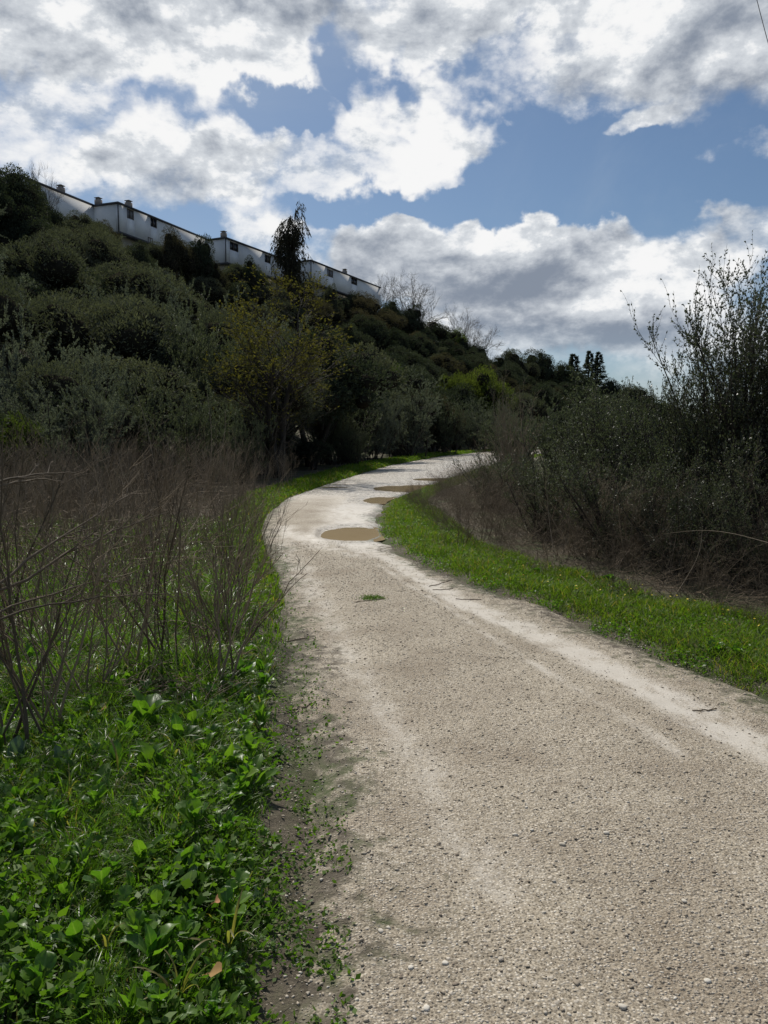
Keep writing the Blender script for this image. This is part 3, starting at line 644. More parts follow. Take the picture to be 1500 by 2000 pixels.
kind('bare', [bare(61, 7.5, 1.15), bare(62, 7.5, 1.25, n=(9, 6, 5, 4))], None, 7.9, 2.7)
def conifer(seed):
    rng = np.random.default_rng(seed); w = MB(); c = MB(); P, Rd = grow(rng, np.zeros((1, 3)), np.array([[0, 0, 1.]]), np.array([9.]), .2, 8, .01, (0, 0, .02), .95); tubes(w, P, Rd, 6, rng)
    z = np.repeat(np.linspace(1.2, 8.8, 22), 7); N = len(z); a = rng.uniform(0, 6.28, N); ln = (9.3 - z) * .27 * rng.uniform(.6, 1.15, N)
    P2, R2 = grow(rng, np.c_[np.zeros((N, 2)), z], np.c_[np.cos(a), np.sin(a), np.full(N, .15)], ln, .03, 5, .04, (0, 0, -.04), .8); tubes(w, P2, R2, 3, rng)
    lp, ld, _, _ = spawn(rng, P2, R2, 40, .05, 1., (.5, 1.1)); leaves(c, rng, lp, ld + [0, 0, -.15], .32, .07)
    return w.mesh('trunk', M_dark), c.mesh('crown', M_holm)
a, b = conifer(4); kind('conifer', [b], [a], 9.1, 2.0)
def willow(seed=8):
    """slender branching tree by the track, small yellow-green leaves at its tips"""
    rng = np.random.default_rng(seed); w = MB(); c = MB(); H = 7.0
    P, Rd = grow(rng, np.array([[0, 0, 0], [.1, .1, 0], [-.12, .05, 0.]]), np.array([[.03, 0, 1.], [.42, .1, 1], [-.45, .1, 1]]), np.array([H * .95, H * .75, H * .72]), .11, 9, .05, (0, 0, .05), .85); tubes(w, P, Rd, 6, rng)
    p, d, r, _ = spawn(rng, P, Rd, 20, .15, 1., (.5, 1.0)); P2, R2 = grow(rng, p, d + [0, 0, .25], 2.3 * rng.uniform(.6, 1.15, len(p)), r * .55, 7, .08, (0, 0, .05), .8); tubes(w, P2, R2, 4, rng)
    p, d, r, _ = spawn(rng, P2, R2, 10, .2, 1., (.3, .9)); P3, R3 = grow(rng, p, d, .95 * rng.uniform(.5, 1.2, len(p)), np.maximum(r * .5, .005), 5, .12, (0, 0, .06), .6); tubes(w, P3, R3, 3, rng)
    p, d, r, _ = spawn(rng, P3, R3, 6, .2, 1., (.3, .9)); P4, R4 = grow(rng, p, d, .36 * rng.uniform(.5, 1.2, len(p)), .004, 3, .15, (0, 0, .06), .5); tubes(w, P4, R4, 3, rng)
    lp, ld, _, _ = spawn(rng, P4, R4, 4, .3, 1., (.3, 1.1)); k = rng.random(len(lp)) < np.clip((lp[:, 2] - 1.6) / 3.5, .15, 1); leaves(c, rng, lp[k], ld[k], .085, .035)
    return w.mesh('trunk', M_dark), c.mesh('crown', M_willow)
a, b = willow(); kind('willow', [b], [a], 7.1, 2.0)
def bigright(seed, H, n1=11, nl=7, sp=.42, den=(10, 8, 5), L=.036, Wd=.018, tip=1.0):
    rng = np.random.default_rng(seed); w = MB(); c = MB(); a = rng.uniform(0, 6.28, n1); s = np.sqrt(rng.random(n1)) * sp
    P, Rd = grow(rng, rng.normal(0, .15, (n1, 3)) * [1, 1, 0], np.c_[np.cos(a) * s, np.sin(a) * s, np.ones(n1)], H * rng.uniform(.7, 1.0, n1), .035, 9, .06, (0, 0, .04), .85); tubes(w, P, Rd, 5, rng)
    p, d, r, _ = spawn(rng, P, Rd, den[0], .12, 1., (.35, .9)); P2, R2 = grow(rng, p, d, H * .26 * rng.uniform(.5, 1.2, len(p)), r * .5, 6, .10, (0, 0, .09), .75); tubes(w, P2, R2, 3, rng)
    p, d, r, _ = spawn(rng, P2, R2, den[1], .1, 1., (.35, .9)); P3, R3 = grow(rng, p, d, H * .095 * rng.uniform(.5, 1.3, len(p)), .0035, 4, .12, (0, 0, .08), .5); tubes(w, P3, R3, 3, rng)
    lp, ld, _, _ = spawn(rng, P3, R3, nl, .05, 1., (.4, 1.1)); leaves(c, rng, lp, ld, L, Wd)
    return w, c
a, b = bigright(71, 4.2, 22, 12, .55, (12, 10, 5), .043, .023); kind('righttree', [b.mesh('crown', M_tree)], [a.mesh('stems', M_dark)], 4.5, 1.6)
rs = [bigright(73 + i, 2.6, 20, 8, .85, (11, 9, 5), .040, .016) for i in range(2)]
kind('rightshrub', [c.mesh('crown', M_rshrub) for w, c in rs], [w.mesh('stems', M_dark) for w, c in rs], 2.6, 1.7)
kind('rightolive', [c.mesh('crown', M_tree) for w, c in rs], [w.mesh('stems', M_dark) for w, c in rs], 2.6, 1.7)
a, b = bigright(77, 3.0, 14, 3, .6, (9, 6, 4), .035, .012); kind('thinshrub', [b.mesh('crown', M_silver)], [a.mesh('stems', M_dead)], 3.0, 1.7)

# ---------------------------------------------------------------- named trees, far to near
NAMED = [
 ('holm', 15, 64, 302, 150, 'tall dark evergreen at the top left corner of the hill'),
 ('holm', -40, 60, 296, 130, 'dark pine cut by the left picture edge on the hilltop'),
 ('holm', 62, 70, 332, 70, 'narrow dark evergreen beside the leftmost white house'),
 ('holm', 100, 76, 392, 90, 'dark tree in front of the leftmost white house'),
 ('olive', 160, 78, 410, 80, 'rounded olive tree below the chimneys of the leftmost white house'),
 ('dull', 212, 80, 419, 80, 'dark brownish tree covering the corner of the long white house'),
 ('holm', 262, 80, 462, 90, 'dark evergreen under the first window of the long white house'),
 ('dull', 340, 88, 432, 80, 'bushy brownish tree hiding the right end of the long white house'),
 ('holm', 385, 90, 446, 80, 'dark tree rising between the second and third white houses'),
 ('dull', 418, 91, 490, 70, 'low brownish tree at the left corner of the third white house'),
 ('holm', 492, 97, 492, 62, 'dark round tree in front of the third white house'),
 ('holm', 596, 108, 538, 50, 'dark bush beside the foot of the tall weeping tree'),
 ('olive', 645, 108, 532, 34, 'small columnar tree in front of the rightmost white house'),
 ('dull', 705, 122, 560, 90, 'dark brown thicket tree below the right end of the last house'),
 ('holm', 758, 132, 578, 70, 'dark tree just right of the last white house'),
 ('holm', 800, 136, 588, 70, 'dark evergreen at the foot of the bare round tree'),
 ('holm', 850, 150, 618, 100, 'dark rounded tree on the ridge below the hazy bare tree'),
 ('lime', 885, 165, 632, 60, 'greenish tree on the ridge at its steep right shoulder'),
 ('holm', 925, 175, 664, 80, 'dark tree on the right shoulder of the ridge'),
 ('holm', 975, 170, 690, 80, 'dark evergreen behind the fresh green tree'),
 ('olive', 1010, 175, 676, 80, 'olive-green tree on the far low ridge'),
 ('holm', 1052, 180, 672, 90, 'tall dark tree crowning the far low ridge'),
 ('holm', 1095, 185, 698, 80, 'dark rounded tree left of the three small conifers'),
 ('holm', 1140, 190, 720, 80, 'dark tree below the three small conifers'),
 ('holm', 1190, 195, 732, 80, 'dark tree right of the three small conifers on the far ridge'),
 ('olive', 1240, 190, 748, 90, 'last olive-green tree of the far ridge'),
 ('conifer', 1121, 200, 690, 78, 'leftmost and bushiest of three small conifers on the far ridge'),
 ('conifer', 1152, 200, 684, 62, 'middle of three small conifers on the far ridge'),
 ('conifer', 1170, 200, 686, 62, 'rightmost of three small conifers on the far ridge'),
 ('bare', 92, 76, 328, 56, 'wispy bare tree beside the dark pines on the hilltop'),
 ('bare', 797, 142, 545, 100, 'round bare tree standing on the ridge right of the houses'),
 ('bare', 740, 140, 540, 45, 'small bare tree behind the end of the last house'),
 ('bare', 895, 176, 606, 64, 'pale bare tree on the right shoulder of the ridge'),
 ('bare', 930, 180, 640, 60, 'thin bare tree low on the right shoulder of the ridge'),
 ('weeping', 568, 104, 412, 66, 'tall dark weeping tree standing between two white houses'),
 ('lime', 940, 88, 694, 130, 'fresh green rounded tree in the valley at the foot of the ridge'),
 ('lime', 880, 84, 706, 70, 'smaller fresh green tree left of the bright rounded one'),
 ('lime', 765, 72, 690, 80, 'green tree above the silvery shrubs by the far bend'),
 ('olive', 1020, 92, 745, 110, 'olive-green tree right of the bright green rounded tree'),
 ('holm', 1075, 95, 740, 110, 'dark tree behind the twiggy bushes right of the far track'),
 ('holm', 1140, 90, 742, 110, 'dark rounded tree behind the grey shrubs on the right'),
 ('silver', 795, 52, 735, 190, 'large silvery willow shrub beside the far bend of the track'),
 ('silver', 722, 44, 742, 130, 'silvery shrub just right of the yellowish tree'),
 ('grey', 870, 62, 760, 120, 'grey-green shrub behind the far bend'),
 ('silver', 925, 72, 790, 110, 'low silvery shrub above the vanishing track'),
 ('grey', 980, 74, 785, 110, 'dusky shrub where the track disappears'),
 ('willow', 541, 27.5, 590, 300, 'slender yellow-green tree with a dark trunk left of the track'),
 ('grey', 500, 36, 640, 190, 'grey-green shrub behind the slender yellow-green tree'),
 ('grey', 640, 40, 690, 180, 'dusky shrub right behind the slender yellow-green tree'),
 ('grey', 410, 30, 600, 210, 'tall grey-green shrub left of the slender yellow-green tree'),
 ('silver', 345, 33, 602, 170, 'silvery tall shrub in the middle of the left slope foot'),
 ('silver', 60, 23, 618, 260, 'large silvery olive at the left picture edge'),
 ('silver', 190, 24, 690, 220, 'silvery shrub above the dry stalks on the left'),
 ('olive', 130, 34, 575, 170, 'rounded dark olive tree behind the silvery olive at the left'),
 ('olive', 240, 40, 570, 170, 'rounded olive tree halfway between the silver shrubs on the left'),
 ('grey', 290, 24, 720, 200, 'dusky shrub behind the dry stalk thicket'),
 ('grey', 370, 21, 740, 190, 'low dark shrub behind the dry stalk thicket'),
 ('grey', 120, 19, 760, 210, 'low dark shrub at the left above the dry stalks'),
 ('lime', 10, 16.5, 775, 150, 'fresh green bush at the left picture edge'),
 ('grey', 470, 23, 790, 110, 'dusky low shrub left of the trunk of the slender tree'),
 ('holm', 610, 34, 850, 110, 'dark low bush under the slender tree beside the verge'),
 ('grey', 690, 38, 820, 110, 'dull low shrub by the verge right of the slender tree'),
]
for kd, px, D, top, wpx, lb in NAMED:
    cat = 'shrub' if ('shrub' in lb or 'bush' in lb) else 'tree'
    nmx = {'conifer': 'conifer_tree', 'bare': 'bare_tree', 'weeping': 'weeping_tree', 'silver': 'silvery_shrub', 'grey': 'shrub'}.get(kd, 'tree' if cat == 'tree' else 'shrub')
    ptree(kd, px, D, top, wpx, lb, name=nmx, cat=cat, tw=('stems' if kd in ('silver', 'grey') else 'trunk', 'branches' if kd == 'bare' else 'crown'))

# ---------------------------------------------------------------- trees that fill the slope
SKY = np.array([(-200, 385), (0, 388), (115, 392), (150, 404), (205, 424), (240, 455), (300, 474), (335, 455), (400, 472), (445, 497), (540, 524), (600, 540), (660, 556), (740, 566), (850, 618), (950, 688), (1050, 700), (1180, 734), (1300, 750), (1700, 768)], float)
ZL = [(0, 'olive', 'rounded grey-green tree in the mass covering the left slope', 'trees massed on the left slope'),
      (1, 'holm', 'dark evergreen tree in the mass covering the left slope', 'dark evergreens massed on the left slope'),
      (2, 'dull', 'brownish bushy tree in the mass covering the left slope', 'brownish trees massed on the left slope'),
      (3, 'silver', 'silvery feathery shrub in the mass covering the left slope', 'silvery shrubs massed on the left slope'),
      (4, 'lime', 'fresh green bush in the mass covering the left slope', 'fresh green bushes massed on the left slope')]
rg = np.random.default_rng(2024); placed = []; ncand = 0; ntree = 0
taken = [(at(n[1], n[3], n[2])[0], n[2]) for n in NAMED if n[0] not in ('bare', 'willow')]
cand = []
for _ in range(26000):
    y = 14 + 215 * rg.random() ** 1.25; px = rg.uniform(-180, 1330); x = (px - CX) / F * y; cand.append((x, y, px))
far_list = []
for x, y, px in cand:
    off = lx(y) - x
    if 0 < y < 140 and off < 2.2: continue
    df, sf, _ = pl_dist(np.array([x]), np.array([y]), FOOT); dr, sr, hr = pl_dist(np.array([x]), np.array([y]), RIDGE)
    if sf[0] < 0 and (df[0] > 3 or x > lx(y) - 2): continue
    if sr[0] > 0 or dr[0] < 2.0: continue
    sp = 3.1 + .010 * y
    if any((x - a) ** 2 + (y - b) ** 2 < sp * sp for a, b in placed): continue
    if any((x - a) ** 2 + (y - b) ** 2 < 2.0 for a, b in taken): continue
    g = tz(x, y); hm = (np.interp(px, SKY[:, 0], SKY[:, 1] + 6)); zt = at(px, hm, y)[2]
    h = rg.uniform(4.2, 7.6) if y > 26 else rg.uniform(2.6, 4.0)
    h = min(h, zt - g)
    if h < 1.5: continue
    pyb = 850 - (g + h - CAMH) / y * F
    if pyb < 0 or (px > 1010 and rg.random() < .75): continue
    placed.append((x, y)); w = max(3.2, h * rg.uniform(.85, 1.2))
    u = rg.random() ; nzv = float(vnoise(np.array([x / 11]), np.array([y / 14]), 5)[0])
    lowleft = (g < 9 and y < 60)
    if lowleft: kdn = 3 if u < .14 else (0 if u < .74 else 1)
    elif px > 560: kdn = 1 if u < .62 else (2 if u < .90 else 0)
    else: kdn = 0 if u < .54 else (2 if nzv > .5 and u < .80 else (1 if u < .84 else 3))
    far_list.append((y, x, h, w, kdn))
far_list.sort()
print('slope trees', len(far_list))
DSC = ['rounded grey-green tree', 'dark evergreen tree', 'brownish bushy tree', 'silvery feathery shrub', 'fresh green bush']
for y, x, h, w, kdn in far_list[:430]:
    _, kd, lb, gr = ZL[kdn]; big = ('large ' if h > 5 else ('small ' if h < 3.2 else ''))
    o = tree(kd, x, y, h, w, 'x', name='silvery_shrub' if kdn == 3 else 'slope_tree', cat='shrub' if kdn == 3 else 'tree', group=gr, tw=('stems' if kdn == 3 else 'trunk', 'crown'))
    want(o, big + DSC[kdn], x, y, tz(x, y) + h * .7, LMK)

# ---------------------------------------------------------------- right hand thicket
def near_ok(): pass
RIGHT = [
 ('righttree', 1462, 9.6, 530, 330, 'tall fine-leaved tree against the sky at the right edge'),
 ('righttree', 1560, 8.8, 510, 350, 'fine-leaved tree cut by the right picture edge'),
 ('rightolive', 1720, 8.0, 620, 400, 'dark fine-leaved shrub beyond the right picture edge'),
 ('righttree', 1900, 9.0, 560, 400, 'fine-leaved tree further right beyond the picture edge'),
 ('rightshrub', 1800, 6.4, 850, 420, 'dusky low shrub beyond the right picture edge'),
 ('holm', 1750, 14, 720, 420, 'dark tree behind the shrubs beyond the right edge'),
 ('holm', 2000, 12, 700, 460, 'dark tree furthest right beyond the picture edge'),
 ('grey', 1650, 18, 760, 300, 'grey shrub behind the trees at the right edge'),
 ('rightolive', 1450, 9.9, 655, 330, 'bushy dark shrub filling the lower crown of the tall right tree'),
 ('rightolive', 1400, 9.4, 742, 330, 'dark fine-leaved shrub under the tall tree at the right'),
 ('rightolive', 1520, 8.4, 820, 330, 'dark glossy shrub at the right picture edge above the brambles'),
 ('rightolive', 1560, 9.6, 700, 420, 'dark tall shrub cut by the right edge of the picture'),
 ('rightshrub', 1270, 12.0, 738, 330, 'high dusky shrub in the middle of the right thicket'),
 ('rightshrub', 1180, 13.5, 762, 300, 'dusky olive shrub left in the right thicket'),
 ('rightshrub', 1330, 10.8, 775, 300, 'dusky dense shrub left of the tall tree'),
 ('rightshrub', 1100, 14.5, 800, 300, 'low dusky shrub over the brown brambles'),
 ('rightshrub', 1230, 9.0, 860, 330, 'dark shrub standing in the brown brambles'),
 ('rightshrub', 1060, 11.0, 880, 280, 'dusky low shrub over the bramble edge left of the dark hollow'),
 ('rightolive', 1320, 8.0, 930, 280, 'small dark shrub at the bramble edge in front of the hollow'),
 ('rightshrub', 960, 15.5, 880, 200, 'low greyish shrub over the brambles near the bend'),
 ('thinshrub', 1150, 9.4, 960, 240, 'airy pale shrub mixed with the brambles'),
 ('rightshrub', 1480, 7.4, 960, 280, 'dark shrub low at the right picture edge in the brambles'),
 ('rightolive', 1390, 8.3, 900, 300, 'small-leaved dark shrub at the bramble edge on the right'),
 ('rightolive', 1130, 11.6, 880, 260, 'dark lower shrub left of the dark hollow'),
 ('thinshrub', 1020, 17.0, 800, 220, 'grey-green airy shrub at the bend over the brambles'),
 ('thinshrub', 1010, 20, 745, 150, 'thin leggy shrub with few russet leaves at the bend'),
 ('thinshrub', 1240, 8.6, 985, 200, 'pale-leaved sapling low in the brambles'),
 ('grey', 1000, 26, 800, 150, 'soft grey shrub behind the bend bushes'),
 ('grey', 1090, 28, 780, 170, 'grey shrub beyond the right thicket'),
 ('grey', 1180, 30, 760, 180, 'grey shrub far behind the right thicket'),
 ('holm', 1300, 26, 765, 250, 'dark tree behind the right thicket'),
 ('holm', 1440, 22, 770, 280, 'dark tree behind the tall right tree'),
 ('holm', 1330, 17, 830, 260, 'dark bush filling the hollow behind the right thicket'),
 ('holm', 1480, 13, 820, 300, 'dark bush behind the small-leaved shrubs at the right edge'),
]
for kd, px, D, top, wpx, lb in RIGHT:
    cat = 'tree' if ' tree ' in lb else 'shrub'
    ptree(kd, px, D, top, wpx, lb, name='fine_leaved_tree' if kd == 'righttree' else ('tree' if cat == 'tree' else 'shrub'), cat=cat, tw=('stems' if kd not in ('holm',) else 'trunk', 'crown'))

# brambles: arching brown stems crossing each other
def bramble(seed, n=46, h=1.25, sp=.8, mat=None):
    rng = np.random.default_rng(seed); mb = MB(); a = rng.uniform(0, 6.28, n); s = rng.uniform(.05, 1.0, n)
    st = rng.normal(0, sp * .38, (n, 3)) * [1, 1, 0]
    P, Rd = grow(rng, st, np.c_[np.cos(a) * s, np.sin(a) * s, np.ones(n)], h * rng.uniform(.7, 1.6, n), rng.uniform(.003, .0075, n), 9, .10, (0, 0, -.05), .75); tubes(mb, P, Rd, 4, rng)
    p, d, r, _ = spawn(rng, P, Rd, 6, .2, 1., (.3, 1.0)); P2, R2 = grow(rng, p, d, h * .42 * rng.uniform(.4, 1.2, len(p)), np.maximum(r * .6, .0016), 6, .14, (0, 0, -.02), .6); tubes(mb, P2, R2, 3, rng)
    p, d, r, _ = spawn(rng, P2, R2, 4, .2, 1., (.3, 1.0)); P3, R3 = grow(rng, p, d, h * .16 * rng.uniform(.4, 1.3, len(p)), .0013, 4, .16, (0, 0, .02), .4); tubes(mb, P3, R3, 3, rng)
    return mb.mesh('stems', mat or M_dead2)
BR = [bramble(80 + i) for i in range(4)] + [bramble(85, 30, 1.6, .6, M_dead)]
rgb = np.random.default_rng(5); nb = 0; pl = []
for _ in range(5000):
    y = rgb.uniform(5.2, 30); o = rgb.uniform(-.08, 1.7 + (1.2 if y < 9 else 0)); x = bx(y) + o
    if x / y * F + CX > 2150: continue
    if y > 19 and o > 2.5: continue
    sp = .52 + .018 * y
    if any((x - a) ** 2 + (y - b) ** 2 < sp * sp for a, b in pl): continue
    pl.append((x, y)); sc = rgb.uniform(.55, .90) * (.78 if x / y * F + CX > 980 else 1.0) * (0.55 + .45 * min(1, o / 1.2)) * (1.0 if y < 13 else .85)
    if y > 16.5: sc *= .8
    px = x / y * F + CX
    zn = 'right foreground' if px > 1250 else ('middle of the right thicket' if px > 980 else 'bend of the track')
    o_ = single('bramble', BR[nb % 5], 'x', 'bramble', 'brown brambles of the right thicket', (x, y, tz(x, y) - .03), (0, 0, rgb.uniform(0, 6.28)), (sc, sc, sc)); nb += 1; want(o_, ('low' if sc < .62 else 'high') + ' brown bramble clump', x, y, .6, LMR)
print('brambles', nb)
# single pale arching stems that stand out
def cane(pts, r, label, mat=M_dead3, name='bramble_cane'):
    pts = [np.array(p) for p in pts]; n = 14; P = []
    for i in range(n):
        t_ = i / (n - 1) * (len(pts) - 1); k = min(int(t_), len(pts) - 2); f = t_ - k
        p0, p1, p2, p3 = pts[max(k - 1, 0)], pts[k], pts[k + 1], pts[min(k + 2, len(pts) - 1)]
        P.append(.5 * ((2 * p1) + (-p0 + p2) * f + (2 * p0 - 5 * p1 + 4 * p2 - p3) * f * f + (-p0 + 3 * p1 - 3 * p2 + p3) * f ** 3))
    mb = MB(); tubes(mb, np.array([P]), np.linspace(r, r * .4, n)[None], 5); single(name, mb.mesh(name, mat, True), label, 'cane')
cane([at(1500, 1060, 6.3), at(1430, 1042, 6.6), at(1370, 1036, 6.9), at(1300, 1042, 7.2)], .003, 'pale bramble stem arching across the right edge of the thicket')
cane([at(1130, 1118, 8.0), at(1120, 1095, 8.0), at(1090, 1088, 8.1), at(1058, 1098, 8.2)], .004, 'pale hooked stem curling over the verge')
cane([at(1075, 1130, 8.6), at(1080, 1075, 8.9), at(1072, 1010, 9.2), at(1068, 950, 9.4)], .005, 'upright whitish stem in the middle of the thicket')
cane([at(1300, 1190, 6.7), at(1340, 1130, 6.9), at(1365, 1080, 7.0), at(1372, 1030, 7.1)], .004, 'pale stem rising from the verge on the right')
cane([at(1135, 1125, 7.6), at(1200, 1180, 6.9), at(1272, 1226, 6.2)], .006, 'dark fallen stem lying down over the grass verge', M_dead2, 'fallen_cane')
cane([at(1155, 1170, 7.2), at(1175, 1200, 6.8), at(1200, 1225, 6.5)], .004, 'short thin stem lying on the grass verge', M_dead2, 'fallen_cane')
cane([at(1400, 1192, 6.4), at(1280, 1172, 7.0), at(1230, 1150, 7.3)], .006, 'low pale stem leaning out of the brambles')

# ---------------------------------------------------------------- left dry stalks
def stalk(seed, n=9, h=1.45, sp=.22, b2=7, b3=3, r=.0045, mat=None, s=.28, a2=(.3, .75)):
    rng = np.random.default_rng(seed); mb = MB(); a = rng.uniform(0, 6.28, n); q_ = rng.uniform(0, s, n)
    P, Rd = grow(rng, rng.normal(0, sp, (n, 3)) * [1, 1, 0], np.c_[np.cos(a) * q_, np.sin(a) * q_, np.ones(n)], h * rng.uniform(.65, 1.1, n), r * rng.uniform(.6, 1.4, n), 9, .085, (0, 0, .01), .65); tubes(mb, P, Rd, 5, rng)
    p, d, rr_, _ = spawn(rng, P, Rd, b2, .35, 1., a2); P2, R2 = grow(rng, p, d, h * .27 * rng.uniform(.4, 1.2, len(p)), np.maximum(rr_ * .65, .0016), 6, .07, (0, 0, .07), .6); tubes(mb, P2, R2, 4, rng)
    p, d, rr_, _ = spawn(rng, P2, R2, b3, .25, 1., a2); P3, R3 = grow(rng, p, d, h * .10 * rng.uniform(.4, 1.3, len(p)), .0014, 4, .09, (0, 0, .06), .35); tubes(mb, P3, R3, 3, rng)
    return mb.mesh('stems', mat or M_dead)
SK = [stalk(100 + i, 12, 1.45, .25, 7, 3, .0046) for i in range(3)] + [stalk(104, 8, 1.7, .2, 5, 3, .006, M_dead2, .2), stalk(105, 14, 1.1, .3, 6, 3, .0042, M_dead, .6), stalk(106, 12, 1.3, .3, 5, 3, .0045, M_dead2, .5)]
pl = []; ns = 0
for _ in range(9000):
    y = rgb.uniform(6.2, 26); px = rgb.uniform(-120, 560); x = (px - CX) / F * y
    o = lx(y) - x
    if o < (.30 if y < 13 else .7): continue
    if y < 8.2 and px > 330: continue
    if y < 7.5 and rgb.random() < .5: continue
    sp = .38 + .027 * y
    if any((x - a) ** 2 + (y - b) ** 2 < sp * sp for a, b in pl): continue
    pl.append((x, y)); sc = rgb.uniform(.72, 1.08)
    if o < 1.0: sc *= .78
    zn = 'beside the track' if px > 380 else ('in the middle of the left field' if px > 150 else 'at the left picture edge')
    k = int(rgb.integers(0, 6))
    o_ = single('dry_weed', SK[k], 'x', 'dry weed', 'dry weed stalks of the left field', (x, y, tz(x, y) - .02), (0, 0, rgb.uniform(0, 6.28)), (sc, sc, sc)); ns += 1; want(o_, ('short' if sc < .85 else 'tall') + (' dark brown' if k > 2 else ' pale brown') + ' dry weed', x, y, .8, LML)
print('stalks', ns)
# nearer leafless shrubs with their own outlines
NS = [stalk(120 + i, 9, 1.35, .07, 6, 4, .0065, M_dead if i % 2 else M_dead2, .55, (.3, .8)) for i in range(4)]
for i, (px, py, sc, lb) in enumerate([(330, 1330, 1.0, 'leafless many-stemmed shrub in the middle of the left verge'), (255, 1340, .95, 'leafless shrub with upright stems left of the middle one'),
        (440, 1350, .62, 'small bare shrub leaning towards the track, pale at its foot'), (420, 1240, .9, 'bare reddish shrub next to the track edge'), (470, 1180, .78, 'bare twiggy shrub reaching out over the gravel'),
        (90, 1460, 1.05, 'leafless shrub with slanting stems near the left edge'), (10, 1500, 1.1, 'bare shrub cut by the left picture edge'), (160, 1400, .85, 'thin bare shrub between the two left ones'),
        (40, 1300, 1.1, 'tall bare shrub at the left edge behind the nearest one'), (385, 1330, .8, 'thin bare shrub beside the middle one')]):
    g = gnd(px, py); single('bare_shrub', NS[i % 4], lb, 'bare shrub', None, (float(g[0]), float(g[1]), tz(g[0], g[1]) - .02), (0, 0, i * 1.7), (sc, sc, sc))
# reddish twigs reaching over the gravel, and long branches leaning in from the left
rng = np.random.default_rng(7)
def spray(base, tips, r, label, mat, n2=5, l2=.16):
    mb = MB(); P = []
    for tp in tips:
        m_ = (base + tp) / 2 + np.array([0, 0, np.linalg.norm(tp - base) * .06]); s_ = np.linspace(0, 1, 10)[:, None]
        c_ = base * (1 - s_) ** 2 + 2 * m_ * s_ * (1 - s_) + tp * s_ ** 2; c_[1:-1] += rng.normal(0, .008, (8, 3)); P.append(c_)
    P = np.array(P); Rd = np.full(len(P), r)[:, None] * (1 - .7 * np.linspace(0, 1, 10))[None]; tubes(mb, P, Rd, 5, rng)
    p, d, rr_, _ = spawn(rng, P, Rd, n2, .35, 1., (.3, .8)); P2, R2 = grow(rng, p, d, l2 * rng.uniform(.4, 1.3, len(p)), rr_ * .6, 6, .08, (0, 0, .06), .5); tubes(mb, P2, R2, 4, rng)
    p, d, rr_, _ = spawn(rng, P2, R2, 3, .3, 1., (.3, .8)); P3, R3 = grow(rng, p, d, l2 * .4 * rng.uniform(.4, 1.3, len(p)), .0015, 4, .08, (0, 0, .06), .4); tubes(mb, P3, R3, 3, rng)
    single('leaning_branch', mb.mesh('leaning_branch', mat), label, 'branch')
b0 = gnd(455, 1270)
spray(b0, [at(548, 1010, 5.6), at(505, 1015, 5.5), at(530, 1040, 5.3)], .006, 'reddish twiggy branch standing up in front of the gravel', M_dead, 6, .2)
spray(gnd(470, 1215), [at(545, 1035, 6.0), at(500, 985, 6.1), at(520, 1090, 5.9), at(470, 1000, 6.0)], .006, 'upright reddish twigs at the track edge behind the reaching branch', M_dead, 7, .22)
spray(gnd(440, 1230), [at(480, 1010, 6.0), at(430, 960, 6.2), at(400, 1010, 6.0)], .006, 'dense reddish bare twigs left of the track edge twigs', M_dead2, 8, .25)
spray(b0 + [.05, -.1, .0], [at(624, 1075, 4.9), at(600, 1120, 5.0)], .0055, 'dark bare branch reaching furthest out over the gravel', M_dead2, 2, .12)
b1 = gnd(430, 1370)
spray(b1, [at(470, 1130, 4.4), at(530, 1150, 4.5), at(420, 1080, 4.6)], .010, 'thick pale-footed bare branch at the track edge', M_dead, 6, .25)
bl = at(-60, 1190, 3.4); 
spray(bl, [at(250, 968, 4.2), at(330, 1000, 4.4)], .009, 'long dark branch slanting in from the left edge', M_dead2, 8, .3)
spray(at(-60, 960, 3.6), [at(150, 925, 4.4), at(120, 940, 4.2)], .008, 'short thick dark branch entering high at the left edge', M_dead2, 4, .12)
spray(at(-60, 1220, 3.0), [at(260, 1130, 4.0), at(330, 1160, 4.0)], .006, 'thin low branch crossing the green at the left', M_dead2, 8, .25)
for (x0, y0, x1, y1, D, lb) in [(105, 950, 80, 1230, 7, 'straight pale dry stem at the left'), (412, 905, 405, 770, 15, 'tall pale dry stalk above the thicket'), (300, 900, 262, 755, 14, 'slanting pale dry stalk above the thicket'), (430, 890, 440, 800, 14, 'shorter pale dry stalk right of the tall one')]:
    cane([at(x0, y0, D), at((x0 + x1) / 2 + 4, (y0 + y1) / 2, D), at(x1, y1, D)], .008, lb, M_dead3, 'dry_stalk')

# ---------------------------------------------------------------- grass
rg = np.random.default_rng(11)
def field(n, y0, y1, side, wmax, pw=1.0):
    """scattered positions beside the track, denser towards the viewer"""
    y = y0 * (y1 / y0) ** (rg.random(n) ** pw); o = rg.random(n) * wmax(y) if callable(wmax) else rg.random(n) * wmax
    x = lx(y) - o if side < 0 else rx(y) + o
    return x, y, o
def vis(x, y, m=60): px = x / y * F + CX; return (px > -m) & (px < 1500 + m)
